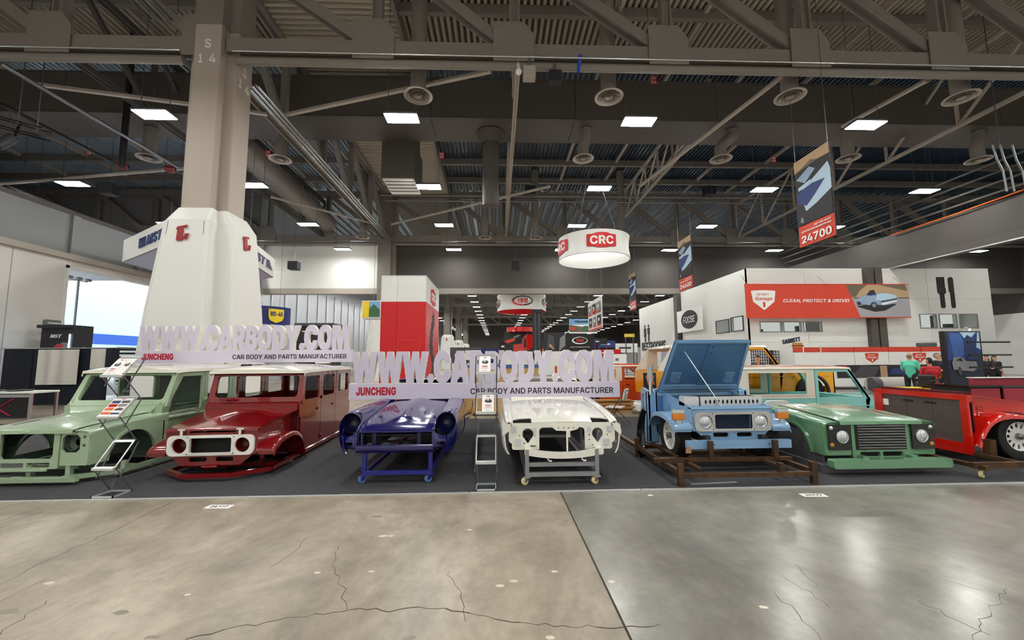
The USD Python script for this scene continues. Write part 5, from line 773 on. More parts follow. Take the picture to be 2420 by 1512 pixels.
# ---------------------------------------------------------------- middle and right background
t = thing('ring_sign', 'dark blue curved WD-40 sign hanging beyond the white column casing', 'hanging sign', (-18.3, 31.0, 4.3)); G = [[(2.4*math.sin(a), -2.4*math.cos(a)+1, z) for z in (0, 1.35)] for a in np.linspace(-.6, 1.45, 20)]; P(t, 'band', MB().grid(np.array(G), .05), 'navy', 60)
U = tuple(nrm((math.cos(.95), math.sin(.95), 0))); o = (2.42*math.sin(.72), -2.42*math.cos(.72)+1-.08, 0); sh = unary_union([rr(.0, .5, 1.1, 1.15, .06), Polygon([(0, .6), (1.1, .6), (1.0, .3), (.55, .12), (.1, .3)])]); P(t, 'shield', MB().plate(sh, o, (U, (0, 0, 1)), .04), 'yellow'); P(t, 'brand_lettering', MB().plate(affinity.translate(letters('WD-40', .9, .34, 900), .1, .62), o, (U, (0, 0, 1)), .05), 'navy_ink')
P(t, 'shelf_strip', MB().box(-.6, -.6, -.32, 2.0, -.5, -.12).box(-.6, -.6, -.66, 1.9, -.5, -.5), 'yellow'); [P(t, 'hanger', MB().cyl((x, .2, 1.3), (x, .2, 11.6), .012, 5), 'galv_dark') for x in (0, 1.8)]
t = thing('kiosk', 'black kiosk with white lettering behind the higher letter sign', 'kiosk', (-10.7, 22, 0)); P(t, 'tower', MB().box(0, 0, 0, 1.8, 1.6, 3.45), 'near_black'); P(t, 'cap', MB().rbox(-.08, -.1, 3.45, 1.95, 1.7, 3.62, .02), 'grey_dark'); P(t, 'lettering', write('THE HIGH PERFORMANCE', .6, .07, (.3, 0, 3.15), XZ, .01, 700).add(write('FILTER', .3, .07, (.6, 0, 3.02), XZ, .01, 700)) if False else MB().box(.3, -.01, 3.15, .9, 0, 3.21).box(.6, -.01, 3.03, .95, 0, 3.09), 'white'); P(t, 'car_outline', MB().plate(Polygon([(.25, 1.9), (.3, 2.1), (.45, 2.22), (.8, 2.22), (.95, 2.08), (1.1, 2.05), (1.1, 1.9)]).exterior.buffer(.02), (0, 0, 0), XZ, .01), 'white')
z1 = at(950, 713, Y=20)[2]; t = thing('display_tower', 'tall square display tower, white above red, with the CRC logo', 'display tower', (-5.71, 20, 0))
for a, b in ((0, .78), (.79, 2.2)): P(t, 'red_panel', MB().box(a, 0, 0, b, .03, z1), 'red_flat'); P(t, 'white_panel', MB().box(a, 0, z1+.005, b, .03, 5.81), 'white')
P(t, 'red_panel', MB().box(2.17, .03, 0, 2.2, 4.4, z1), 'red_flat'); P(t, 'white_panel', MB().box(2.17, .03, z1+.005, 2.2, 4.4, 5.81), 'white'); P(t, 'red_panel', MB().box(0, .03, 0, .03, 4.4, 5.8), 'red_flat'); P(t, 'top_panel', MB().box(0, 0, 5.78, 2.2, 4.4, 5.8), 'white'); P(t, 'back_panel', MB().box(0, 4.38, 0, 2.2, 4.4, 5.8), 'red_flat'); P(t, 'door_outline', MB().box(.82, -.008, 0, .84, 0, 2.6).box(1.9, -.008, 0, 1.92, 0, 2.6).box(.82, -.008, 2.58, 1.92, 0, 2.6), mat('red_line', 'e0564f', .5))
logo = unary_union([rr(-.8, -.36, .8, .36, .06), affinity.scale(circ(0, 0, 1, 12), .8, .46)]).intersection(sbox(-.8, -.45, .8, .45))
P(t, 'logo_panel', MB().plate(logo, (2.2, 2.2, 5.0), YZ, .02), 'red_flat'); P(t, 'logo_lettering', write('CRC', 1.3, .42, (2.22, 1.55, 4.8), YZ, .01, 800), 'white'); rng = np.random.default_rng(3)
P(t, 'splash_print', MB().plate(unary_union([Polygon([(2.0+rng.normal(0, .12)+.9*math.sin(k*.7)*.4+r_*math.cos(a)*rng.uniform(.4, 1), .6+k*.3+r_*1.2*math.sin(a)*rng.uniform(.5, 1)) for a in np.linspace(0, 6, 12)]).buffer(0) for k in range(12) for r_ in (.45,)]).intersection(sbox(.6, 0, 3.9, z1-.1)), (2.2, 0, 0), YZ, .004), 'near_black')
def ring(name, label, cx, Y, r, z0, z1, inner, flare=.06):
    t = thing(name, label, 'hanging sign', (cx, Y, z0)); h = z1-z0; pr = [(r+flare, 0), (r+.01, h*.3), (r-.02, h*.55), (r+.01, h*.8), (r+flare*.8, h)]
    P(t, 'outer_band', MB().lathe(pr, n=64), 'white', True); P(t, 'inner_band', MB().lathe([(a-.02, b) for a, b in pr][::-1], n=64), inner, True); P(t, 'hoop', MB().lathe([(r+flare-.02+.015*math.cos(a), .015*math.sin(a)) for a in np.linspace(0, 6.28, 7)], n=64).lathe([(r+flare*.8-.02+.015*math.cos(a), h+.015*math.sin(a)) for a in np.linspace(0, 6.28, 7)], n=64), 'galv')
    for a in np.arange(4)*math.pi/2+.4: P(t, 'hanger', MB().cyl((r*math.cos(a), r*math.sin(a), h), (.25*math.cos(a), .25*math.sin(a), 11.4-z0 if Y < 33 else 15.99-z0), .008, 5), 'galv_dark')
    return t
def wrap(mb, r, phi):                                  # bends a flat plate round the ring's outside, centred on the angle phi
    v, f = mb.get(); m = trimesh.Trimesh(v, f, process=False)
    for _ in range(3 if len(f) < 900 else 2): m = m.subdivide()
    v, f = m.vertices, m.faces; a = phi+v[:, 0]/r; R = r-v[:, 1]; return MB().add(np.stack([R*np.sin(a), -R*np.cos(a), v[:, 2]], 1), f)
zc = [at(1321, y, Y=20)[2] for y in (566, 616)]; t = ring('ring_sign', 'round white hanging CRC ring sign', 4.9, 20.0, 1.72, zc[1], zc[0], 'white'); h = zc[0]-zc[1]
for ph in (-.02, -1.42, 2.2): P(t, 'logo_panel', wrap(MB().plate(affinity.scale(logo, .85, .8, origin=(0, 0)), (0, -.05, h*.52), XZ, .02), 1.72, ph), 'red_flat'); P(t, 'logo_lettering', wrap(MB().plate(affinity.translate(letters('CRC', 1.1, .4, 800), -.55, -.2), (0, -.07, h*.52), XZ, .012), 1.72, ph), 'white')
zc = [at(1176, y, Y=36.5)[2] for y in (700, 737)]; t = ring('ring_sign', 'round white hanging TMI ring sign with a red inside', 2.2, 36.5, 2.15, zc[1], zc[0], 'red_flat'); h = zc[0]-zc[1]
def tmi(s): 
    e = affinity.scale(circ(0, 0, 1, 14), .9*s, .42*s, origin=(0, 0)); return e.difference(affinity.translate(affinity.scale(e, .86, .78), .05*s, .03*s)), affinity.translate(letters('TMI', .95*s, .34*s, 900, .25), -.5*s, -.17*s)
for ph in (-.02, 1.35, -1.5): a, b = tmi(1.0); P(t, 'logo_ring', wrap(MB().plate(a, (0, -.05, h*.5), XZ, .02), 2.15, ph), 'near_black'); P(t, 'logo_lettering', wrap(MB().plate(b, (0, -.06, h*.5), XZ, .03), 2.15, ph), 'hot_red'); P(t, 'logo_swoosh', wrap(MB().plate(a.intersection(sbox(-2, -2, .1, .05)), (0, -.06, h*.5), XZ, .02), 2.15, ph), 'hot_red')
# numbered aisle banners
def banner(num, y0, y1, z0, z1, label, big=True):
    t = thing('aisle_banner', label, 'banner', (10.5, 0, 0)); W, H = y1-y0, z1-z0; F_ = ((0, -1, 0), (0, 0, 1)); o = np.array([-.02, y1, z0]); P(t, 'sheet', MB().box(-.02, y0, z0, .02, y1, z1), 'dark_print')
    art(t, o, F_, W, H, [('orange_red', sbox(0, 0, 1, .235)), ('sand_print', Polygon([(0, .86), (.3, .9), (1, .88), (1, 1), (0, 1)])), ('rock_print', Polygon([(.05, .86), (.5, .93), (.9, .84), (1, .75), (1, .9)])), ('pale_blue_print', Polygon([(.12, .62), (.95, .80), (1, .72), (1, .5), (.3, .34)])), ('car_print', Polygon([(.05, .78), (.45, .86), (.62, .80), (.3, .70)])), ('blue_print', Polygon([(.05, .62), (.5, .66), (.85, .64), (.55, .52), (.3, .44), (.05, .5)])), ('pale_blue_print', Polygon([(.1, .68), (.48, .71), (.4, .65), (.1, .64)])), ('dark_print', Polygon([(0, .24), (0, .44), (.3, .38), (.6, .42), (1, .5), (1, .24)])), ('grey', Polygon([(.1, .28), (.14, .34), (.2, .3), (.18, .26)]))])
    P(t, 'number', MB().plate(affinity.translate(letters(num, W*.86, H*.085, 800), W*.08, H*.03), o+np.array([-.03, 0, 0]), F_, .006), 'white'); s = MB().plate(affinity.translate(letters('RESTORATION MARKETPLACE', W*.84, H*.018, 800, .1), W*.1, H*.15), o+np.array([-.03, 0, 0]), F_, .006).plate(affinity.translate(letters('HOT ROD ALLEY', W*.46, H*.018, 800, .1), W*.48, H*.185), o+np.array([-.03, 0, 0]), F_, .006); P(t, 'small_lettering', s, 'white')
    for y in (y0+.05, y1-.05): P(t, 'hanger', MB().cyl((0, y, z1), (0, y, 15.995), .01, 5), 'galv_dark')
banner('24700', 11.88, 13.38, 5.38, 8.42, 'large hanging aisle banner numbered 24700'); banner('24600', 21.1, 22.7, 5.43, 8.3, 'hanging aisle banner numbered 24600, second in the row of three'); banner('24500', 30.0, 31.5, 5.38, 8.2, 'hanging aisle banner numbered 24500, smallest and farthest of the three')
t = thing('aisle_banner', 'white hanging poster with six product pictures', 'banner', (6.1, 0, 0)); y0, y1 = at(1422, 698, X=6.1)[1], at(1390, 712, X=6.1)[1]; z0, z1 = at(1423, 775, X=6.1)[2], at(1422, 698, X=6.1)[2]; P(t, 'sheet', MB().box(-.02, y0, z0, .02, y1, z1), 'white')
art(t, (-.02, y1, z0), ((0, -1, 0), (0, 0, 1)), y1-y0, z1-z0, [('orange_red', sbox(0, 0, 1, .06))]+[q for i in range(2) for j in range(3) for q in (('grey' if (i+j) % 2 else 'dark_print', sbox(.06+.32*j, .14+.42*i, .3+.32*j, .44+.42*i)), ('red_flat', sbox(.06+.32*j, .1+.42*i, .3+.32*j, .15+.42*i)), ('white', circ(.18+.32*j, .3+.42*i, .05)))]+[('orange', sbox(.38, .6, .62, .66))]); [P(t, 'hanger', MB().cyl((0, y, z1), (0, y, 15.99), .01, 5), 'galv_dark') for y in (y0, y1)]
# big red banner before the food building
t = thing('wall_banner', 'long red banner reading CLEAN, PROTECT & DRIVE on the food building', 'banner', (14.75, 23.4, 3.98)); W, H = 10.1, 2.0; P(t, 'sheet', MB().box(0, 0, 0, W, .03, H), 'orange_red')
sl = .635; art(t, (0, 0, 0), XZ, W, H, [('road_print', Polygon([(sl+.055, 0), (1, 0), (1, 1), (sl-.02, 1)])), ('sand_print', Polygon([(sl-.02, 1), (1, 1), (1, .6), (sl+.012, .6)])), ('rock_print', Polygon([(sl-.02, 1), (.75, 1), (.70, .82), (.67, .62), (sl+.01, .62)])), ('rock_print', Polygon([(.8, 1), (.98, 1), (.99, .8), (.9, .9)])), ('grey_dark', sbox(sl+.02, .575, 1, .6)), ('dark_print', Polygon([(.67, .33), (.78, .17), (.84, .2), (.92, .4), (.76, .42)]))])
cx = [(.672, .5), (.685, .58), (.71, .64), (.735, .66), (.74, .74), (.765, .81), (.785, .82), (.795, .72), (.86, .74), (.91, .68), (.93, .6), (.925, .5), (.91, .44), (.87, .38), (.83, .36), (.80, .38), (.74, .37), (.70, .40), (.68, .44)]
art(t, (0, -.02, 0), XZ, W, H, [('car_print', Polygon(cx)), ('pale_blue_print', Polygon([(.80, .70), (.86, .73), (.92, .66), (.915, .56), (.85, .5), (.79, .52)])), ('dark_print', Polygon([(.735, .68), (.76, .82), (.785, .83), (.792, .72), (.75, .66)])), ('blue_print', Polygon([(.74, .68), (.79, .72), (.80, .68), (.75, .65)])), ('dark_print', affinity.scale(circ(.775, .36, .02), 1, 5)), ('grey', affinity.scale(circ(.776, .36, .012), 1, 5)), ('dark_print', affinity.scale(circ(.685, .42, .011), 1, 5)), ('white', Polygon([(.82, .42), (.92, .52), (.92, .48), (.83, .37)])), ('dark_print', Polygon([(.82, .49), (.92, .58), (.92, .55), (.82, .46)]))], 'car_picture')
shield = Polygon([(.0, .95), (.1, .985), (.5, 1), (.9, .985), (1, .95), (.93, .42), (.5, .0), (.07, .42)])
def jl(t, o, UV, W, H, m1, m2): P(t, 'shield', MB().plate(affinity.scale(shield, W, H, origin=(0, 0)), o, UV, .012), m1); o = np.array(o)+.012*np.cross(*UV); P(t, 'shield_lettering', MB().plate(affinity.translate(letters("Jay Leno's", W*.5, H*.13, 500, .25), W*.2, H*.74), o, UV, .006).plate(affinity.translate(letters('Garage', W*.72, H*.16, 700, .2), W*.13, H*.5), o, UV, .006).plate(affinity.translate(rr(0, 0, W*.09, H*.26, W*.02), W*.46, H*.15), o, UV, .006), m2)
jl(t, (.35, 0, .45), XZ, 1.5, 1.2, 'white', 'orange_red'); L = letters('CLEAN, PROTECT & DRIVE!', 4.1, .19, 700, .25, True); [P(t, 'slogan_word', MB().plate(affinity.translate(unary_union(L[i:j]), 2.25, .92), (0, 0, 0), XZ, .008), 'white') for i, j in ((0, 6), (6, 13), (13, 14), (14, 20))]; P(t, 'hem', MB().box(0, -.02, -.03, W, .04, .02).box(0, -.02, H-.02, W, .04, H+.03), 'orange_red'); [P(t, 'stay', MB().cyl((x, .02, H), (x, .6, H+.6), .012, 5), 'galv') for x in (.2, 5, 9.8)]
U = (0, -1, 0); o = at(1603, 787, X=14.95); t = thing('wall_sign', 'white FOOSE sign with a black oval hung on the white building corner', 'sign', o); P(t, 'board', MB().plate(sbox(0, 0, 4.1, 1.75), (0, 0, 0), (U, (0, 0, 1)), .05), 'white'); P(t, 'oval', MB().plate(affinity.scale(circ(2.1, .93, 1, 14), 1.35, .72), (0, 0, 0), (U, (0, 0, 1)), .06), 'near_black'); P(t, 'lettering', MB().plate(affinity.translate(letters('FOOSE', 1.9, .5, 400), 1.15, .68), (0, 0, 0), (U, (0, 0, 1)), .075), 'white')
# white and red trailer counter, wire rack
t = thing('display_trailer', 'long white and red counter trailer with shield emblems before the food building', 'trailer', (14.95, 20, 0))
for a, b in ((0, .45), (.47, 1.35), (1.37, 3.1), (3.12, 4.9), (4.92, 6.6), (6.62, 8.3)): P(t, 'red_fascia', MB().box(a, 0, 1.88, b-.01, .1, 2.12), 'orange_red'); P(t, 'white_panel', MB().box(a, 0, 1.22, b-.01, .1, 1.87), 'white'); P(t, 'base_panel', MB().box(a, 0, .15, b-.01, .1, .56), 'white')
P(t, 'door_frame', MB().box(.44, -.03, .1, .48, .02, 2.2).box(1.34, -.03, .1, 1.38, .02, 2.2).box(.44, -.03, 2.16, 1.38, .02, 2.2), 'white'); P(t, 'body', MB().box(0, .1, .3, 8.3, 2.4, 2.1), 'white'); P(t, 'picture_band', MB().box(2.2, .02, .57, 8.3, .1, 1.21), 'dark_print')
art(t, (2.2, .02, .57), XZ, 6.1, .64, [('orange_red', sbox(.0, .5, .08, .95)), ('grey', Polygon([(.12, .3), (.2, .6), (.28, .5), (.3, .2)])), ('grey_dark', Polygon([(.1, .0), (.3, .0), (.36, .9), (.2, .95)])), ('sand_print', sbox(.36, .0, .42, .95)), ('blue_print', Polygon([(.43, .25), (.46, .7), (.55, .75), (.58, .3)])), ('hot_red', sbox(.585, .5, .62, .8)), ('grey', sbox(.64, .05, .8, .25)), ('rock_print', sbox(.8, .4, .98, .95))])
[wheel(t, (x, .3, .3), (0, -1, 0), .3, .2) for x in (5.2, 6.1)]; jl(t, (3.65, 0, 1.32), XZ, .72, .5, 'orange_red', 'white'); jl(t, (6.15, 0, 1.32), XZ, .72, .5, 'orange_red', 'white'); P(t, 'roof_unit', MB().rbox(7.3, .3, 2.12, 7.9, .9, 2.35, .05), 'grey_dark')
t = thing('wire_rack', 'white wire grid rack on the food building wall behind the yellow car', 'rack', (13.3, 21, 0)); [P(t, 'grid_panel', MB().box(a, 0, 1.1, a+.02, .02, 2.0), 'white') for a in np.arange(0, 1.6, .12)]; [P(t, 'grid_rail', MB().box(0, 0, z, 1.56, .02, z+.02), 'white') for z in np.arange(1.1, 2.05, .15)]; P(t, 'post', MB().box(-.03, 0, 0, .0, .03, 2.0).box(1.56, 0, 0, 1.6, .03, 2.0), 'white'); P(t, 'speaker_post', MB().box(1.0, -.1, .9, 1.15, 0, 2.0), 'black'); P(t, 'back_sheet', MB().box(0, .06, 1.05, 1.56, .08, 2.0), 'grey_dark')
# blue poster board, bars, maroon counters, orange stand
t = thing('poster_board', 'tall dark blue poster board showing a pickup under a cliff', 'poster', (12.7, 11.1, 0), 6); P(t, 'board', MB().box(0, 0, 0, 1.25, .12, 2.33), 'black'); 
art(t, (.03, 0, .3), XZ, 1.17, 2.0, [(mat('night_blue', '1d2740', .5), sbox(0, 0, 1, 1)), ('blue_print', Polygon([(0, .6), (.1, 1), (1, 1), (1, .7), (.7, .62)])), (mat('cliff_blue', '3d5d9a', .6), Polygon([(.1, .98), (.42, .98), (.55, .82), (.6, .7), (.2, .62)])), ('pale_blue_print', Polygon([(.42, 1), (.62, .86), (.9, 1)])), (mat('cliff_dark', '26365c', .6), Polygon([(.5, .7), (.52, .9), (.62, .96), (.74, .93), (.9, .62), (.6, .6)])), ('pale_blue_print', Polygon([(.93, 1), (.98, 1), (.98, .75), (.86, .78)])), ('grey', Polygon([(.1, .56), (.16, .64), (.4, .645), (.5, .59), (.8, .58), (.84, .5), (.7, .44), (.12, .47)])), ('grey_dark', circ(.3, .45, .06)), ('dark_print', Polygon([(.2, .6), (.36, .635), (.42, .59)]))])
U = ((0, 0, 1), (-1, 0, 0)); P(t, 'script_lettering', MB().plate(affinity.translate(letters('mud', .32, .12, 500, .3), .1, 0), (.4, -.03, .3), ((0, 0, 1), (-1, 0, 0)), .004) if False else write('und', .34, .12, (.42, -.034, .32), ((.0, 0, 1), (-1, 0, 0)), .004, 500, .3), 'white')
P(t, 'spot_lamp', MB().cyl((.6, -.12, 2.42), (.6, -.2, 2.36), .03, 8), 'alu'); P(t, 'lamp_arm', MB().bar((.6, .05, 2.33), (.6, -.12, 2.44), .015), 'alu'); lamp('cool_glow', 'cfe2ff', 60.); P(t, 'spot_glow', MB().cyl((.6, -.2, 2.36), (.6, -.205, 2.355), .026, 8), 'cool_glow')
for z, lb in ((1.98, 'upper'), (1.62, 'middle'), (1.28, 'lower')): one('display_bar', MB().rbox(0, 0, 0, 1.25, .05, .045, .008), 'black_gloss', f'{lb} black bar sticking out before the blue poster board', 'bar', loc=(13.15, 10.9, z))
t = thing('counter', 'maroon counter left under the blue poster board', 'counter', (11.5, 9.6, 0)); P(t, 'front_panel', MB().box(.03, 0, .05, .75, .03, .82), mat('maroon', 'a02a3c', .5)); P(t, 'counter_body', MB().box(0, .03, 0, .78, .9, .86), 'black'); P(t, 'countertop', MB().box(-.05, -.03, .86, .8, .95, .9), 'black_gloss')
t = thing('counter', 'maroon counter at the right edge with a higher back', 'counter', (12.35, 9.6, 0)); P(t, 'front_panel', MB().box(.0, 0, .05, 1.2, .03, .82), 'maroon'); P(t, 'counter_body', MB().box(0, .03, 0, 1.25, .5, .86), 'black'); P(t, 'raised_back', MB().box(-.15, .5, 0, 1.4, .6, 1.05), 'maroon'); P(t, 'white_top', MB().box(-.15, .45, 1.05, 1.4, .65, 1.07), 'white')
t = thing('booth_display', 'orange sales stand at the right edge', 'display stand', (21.3, 15.5, 0)); P(t, 'panel', MB().box(0, 0, .3, 1.6, .1, 2.5), 'orange'); art(t, (0, 0, .3), XZ, 1.6, 2.2, [('sand_print', sbox(.12, .25, 1, .75)), ('dark_print', Polygon([(.1, .6), (.3, .62), (.28, .8), (.1, .78)])), ('hot_red', sbox(.7, .4, .9, .6)), ('white', sbox(.1, .88, .8, .92))]); P(t, 'foot', MB().box(.1, -.2, 0, .3, .3, .3).box(1.3, -.2, 0, 1.5, .3, .3), 'grey')
# far booths beyond the header
t = thing('booth_wall', 'booth back wall with a large picture of red car seats', 'booth', (.6, 34.6, 0)); P(t, 'lower_wall', MB().box(0, 0, 0, 7.6, .2, 2.3), 'white'); P(t, 'picture', MB().box(0, -.02, 2.3, 2.5, .2, 3.95), 'dark_print'); art(t, (0, -.02, 2.3), XZ, 2.5, 1.65, [('hot_red', Polygon([(.0, .55), (.35, .7), (.35, .55), (.1, .4)])), ('hot_red', Polygon([(.3, .0), (.3, .35), (.6, .4), (.75, .05)])), ('hot_red', Polygon([(.62, .12), (.6, .6), (.75, .9), (.95, .85), (.98, .3), (.85, .05)])), ('grey', Polygon([(.3, .75), (.5, .9), (.56, .82), (.36, .66)])), ('candy_in', Polygon([(.66, .2), (.66, .6), (.74, .75), (.76, .2)]))]); P(t, 'red_canopy', MB().lathe([(1.15, 0), (1.15, .4), (0, .4)], (1.35, .4, 3.95), n=28), 'hot_red')
P(t, 'dark_picture', MB().box(3.4, -.02, 2.3, 5.2, .2, 3.9), 'dark_print'); art(t, (3.4, -.02, 2.3), XZ, 1.8, 1.6, [('grey_dark', Polygon([(.1, .1), (.2, .9), (.45, .8), (.5, .2)])), ('sand_print', Polygon([(.2, .3), (.3, .4), (.5, .1), (.4, .1)])), ('grey', Polygon([(.7, .0), (.75, .7), (1, .9), (1, .3)]))])
P(t, 'black_banner', MB().box(5.25, -.05, 2.3, 7.7, .2, 3.75), 'black'); a, b = tmi(.75); P(t, 'banner_logo', MB().plate(affinity.translate(a, 6.45, 3.2), (0, -.05, 0), XZ, .02), 'white'); P(t, 'banner_lettering', MB().plate(affinity.translate(b, 6.45, 3.2), (0, -.05, 0), XZ, .03), 'hot_red'); P(t, 'banner_caption', MB().plate(affinity.translate(letters('[COMPLETE INTERIOR KIT BOX]', 1.7, .08, 600), 5.6, 2.6), (0, -.05, 0), XZ, .02), 'white')
t = thing('lift_tower', 'dark vertical truss tower beside the TMI ring', 'tower', (2.75, 31.5, 0)); [P(t, 'mast', MB().box(x, 0, 0, x+.12, .12, 5.3), 'near_black') for x in (0, .3, .6)]; P(t, 'shroud', MB().box(.12, .02, 2.0, .6, .1, 5.2), 'grey_dark'); P(t, 'head', MB().box(-.05, -.1, 5.25, .8, .25, 5.5), 'near_black')
FAR = [('purple', 8.0, 46, 2.6, 3.9, 3.2, 'purple booth sign above the black TMI banner'), ('black', .2, 40, 2.4, 3.4, 1.2, 'small black ACI booth sign left of the red seats'), ('sky_print', 9.5, 52, 2.0, 3.2, 3.0, 'light blue and green booth sign in the far hall'), ('red_flat', 12.5, 50, 2.0, 2.8, 2.8, 'low red booth sign before the restroom block'), ('near_black', 13.5, 66, 4.0, 5.0, 4.5, 'dark booth sign high in the far hall'), ('blue_print', 17.5, 70, 3.6, 4.8, 3.0, 'dark blue booth sign far back near the restrooms'), ('white', 18.2, 62, 2.6, 4.0, 3.4, 'white booth sign far back near the restrooms'), ('yellow', 15.2, 48, 4.2, 4.6, 1.2, 'small yellow sign near the restroom block'), ('navy', -1.2, 30, 1.2, 2.4, 1.3, 'navy TMI panel behind the letters of the low sign'), ('red_flat', 1.5, 42, 1.6, 2.2, 1.6, 'small red sign seen between the low letters'), ('white', -3, 38, 1.6, 2.5, 4, 'white booth wall left in the far hall'), ('orange', 3, 60, 1.5, 3.2, 4, 'orange far booth wall'), ('grey_dark', -6, 52, 1.2, 3.2, 4, 'dark far booth wall between the columns'), ('white', 6.2, 40, 1.4, 2.2, 3, 'white booth counter wall behind the low sign')]
for m, x, y, z0, z1, w, lb in FAR:
    t = thing('booth_sign', lb, 'booth sign', (x, y, 0)); P(t, 'panel', MB().box(0, 0, z0, w, .15, z1), m); P(t, 'stripe', MB().box(w*.15, -.02, z0+(z1-z0)*.4, w*.7, 0, z0+(z1-z0)*.6), 'white' if m != 'white' else 'grey_dark'); [P(t, 'post', MB().box(a, .02, 0, a+.1, .12, z0), 'grey_dark') for a in (.1, w-.2)]
t = thing('billboard', 'hanging billboard with a green off-roader picture in the far hall', 'hanging sign', (13.0*.86, 58, 5.3)); P(t, 'board', MB().box(-.8, 0, 0, 3.2, .15, 2.1), 'white'); art(t, (-.8, 0, 0), XZ, 4, 2.1, [('sky_print', sbox(0, .6, 1, 1)), ('rock_print', Polygon([(0, .1), (0, .6), (.5, .45), (1, .6), (1, .1)])), ('green_print', Polygon([(.45, .15), (.5, .5), (.75, .55), (.9, .35), (.9, .15)])), ('orange_red', circ(.12, .35, .1))]); P(t, 'lettering', MB().plate(affinity.translate(letters('TREADMAN', 2.6, .3, 900, .2), -.1, 1.55), (0, -.02, 0), XZ, .02), 'ink'); [P(t, 'hanger', MB().cyl((x, .07, 2.1), (x, .07, 10.69), .015, 5), 'galv_dark') for x in (-.6, 3)]
o = at(855, 735, Y=29); t = thing('hanging_sign', 'small hanging box sign, yellow and picture sides, left of the red tower', 'hanging sign', (o[0], 29, 4.6)); P(t, 'sign_body', MB().box(0, 0, 0, 1.3, 1.2, 1.25), 'white'); P(t, 'yellow_side', MB().plate(sbox(.05, .05, .5, 1.2), (0, 0, 0), XZ, .02), 'yellow'); P(t, 'picture_side', MB().plate(sbox(.52, .05, 1.28, 1.2), (0, 0, 0), XZ, .02), 'sky_print'); P(t, 'hill_print', MB().plate(Polygon([(.52, .1), (.52, .7), (.85, 1.0), (1.28, .6), (1.28, .1)]), (0, -.02, 0), XZ, .01), 'green_print'); P(t, 'hanger', MB().cyl((.65, .6, 1.2), (.65, .6, 11.3), .012, 5), 'galv_dark')
for x, y, lb in ((5.6, 20.5, 'white board with a black H mark on brown boxes'),): t = thing('carton_stack', lb, 'cartons', (x, y, 0)); P(t, 'carton', MB().rbox(0, 0, 0, .8, .5, .6, .01), 'ply'); P(t, 'carton', MB().rbox(.05, 0, .6, .7, .5, 1.2, .01), 'ply'); P(t, 'carton', MB().rbox(.8, 0, 0, 1.4, .5, .7, .01), 'ply'); P(t, 'board', MB().box(.0, -.03, 1.2, .95, .02, 1.85), 'white'); P(t, 'mark', write('H', .16, .16, (.38, -.03, 1.5), XZ, .01, 800), 'ink')
# ---------------------------------------------------------------- ceiling fittings
for (x, y), n, w in (((970, 215), '244', 'left of the middle pole'), ((1532, 226), '241', 'right of the middle pole'), ((630, 386), '246', 'just right of the S 14 column'), ((1036, 386), '242', 'beside the box duct'), ((220, 386), '248', 'at the far left'), ((1817, 398), '239', 'left of the 24700 banner')):
    c = min(((LX+SX*c_+.5, LY+SY*r_, LH) for r_ in range(0, 3) for c_ in range(-3, 4)), key=lambda q: np.linalg.norm(pix((q[0], q[1], LH+1.3))-(x, y))); t = thing('circuit_tag', f'red circuit tag CS {n} on a lamp cable {w}', 'tag', (c[0]-.02, c[1]-.008, LH+1.5)); P(t, 'tag_plate', MB().box(0, 0, 0, .26, .01, .34), 'red_tag'); P(t, 'tag_lettering', write('CS', .18, .1, (.04, 0, .19), XZ, .004, 700).add(write(n, .2, .1, (.03, 0, .04), XZ, .004, 700)), 'white')
for x, y, Y, lb in ((1253, 452, 27, 'left of the third lamp row'), (1676, 452, 27, 'right of the pale joist'), (2196, 462, 24, 'at the right under the lamps'), (258, 448, 22, 'at the far left under the lamps'), (1218, 629, 31, 'small one left of the CRC ring'), (695, 628, 30, 'small one right of the MST sign')):
    a = at(x, y, Y=Y); t = thing('ceiling_speaker', f'black box loudspeaker hung from the roof, {lb}', 'loudspeaker', a); P(t, 'cabinet', MB().rbox(-.35, -.3, -.3, .35, .3, .3, .03), 'near_black'); P(t, 'grille_cloth', MB().box(-.3, -.25, -.31, .3, .25, -.3), 'grey_dark'); P(t, 'hanger', MB().cyl((0, 0, .3), (0, 0, 15.95-a[2]), .012, 5), 'galv_dark')
for x, y, lb in ((1251, 172, 'grey box light fitting under the nearest truss beside the white dome'), (1312, 182, 'dark box fitting under the nearest truss')): a = at(x, y, Y=12.2); t = thing('truss_fitting', lb, 'fitting', a); P(t, 'housing', MB().rbox(-.2, -.1, -.2, .2, .2, .2, .02), 'steel_pale' if x < 1300 else 'near_black'); P(t, 'bracket', MB().box(-.03, -.02, .18, .03, .2, .5), 'galv_dark')
a = at(1226, 169, Y=12.0); t = thing('camera_dome', 'white dome camera under the nearest truss', 'camera', a); P(t, 'dome', MB().add(trimesh.creation.icosphere(2, .1)), 'white', True); P(t, 'mount', MB().cyl((0, 0, .05), (0, .38, .6), .05, 12), 'white')
a = at(1366, 148, Y=12.2); one('tape_strip', MB().grid(np.array([[(dx+.05*math.sin(4*z), 0, z) for dx in (0, .1)] for z in np.linspace(.3, -.35, 8)]), .006), mat('tape_blue', '2a55c8', .4), 'blue tape strip hanging from the nearest truss', 'tape', loc=a)
for x, y, Y, lb in ((290, 392, 18, 'left of the column'), (402, 400, 18, 'behind the S 14 column, nearer it')): a = at(x, y, Y=Y); one('pipe_coupling', MB().lathe([(.09, -.2), (.16, -.15), (.16, .15), (.09, .2)], (0, 0, 0), (1, .4, 0), 14), mat('pipe_red', '7a2a28', .4), f'dark red pipe coupling {lb}', 'pipe coupling', loc=a)
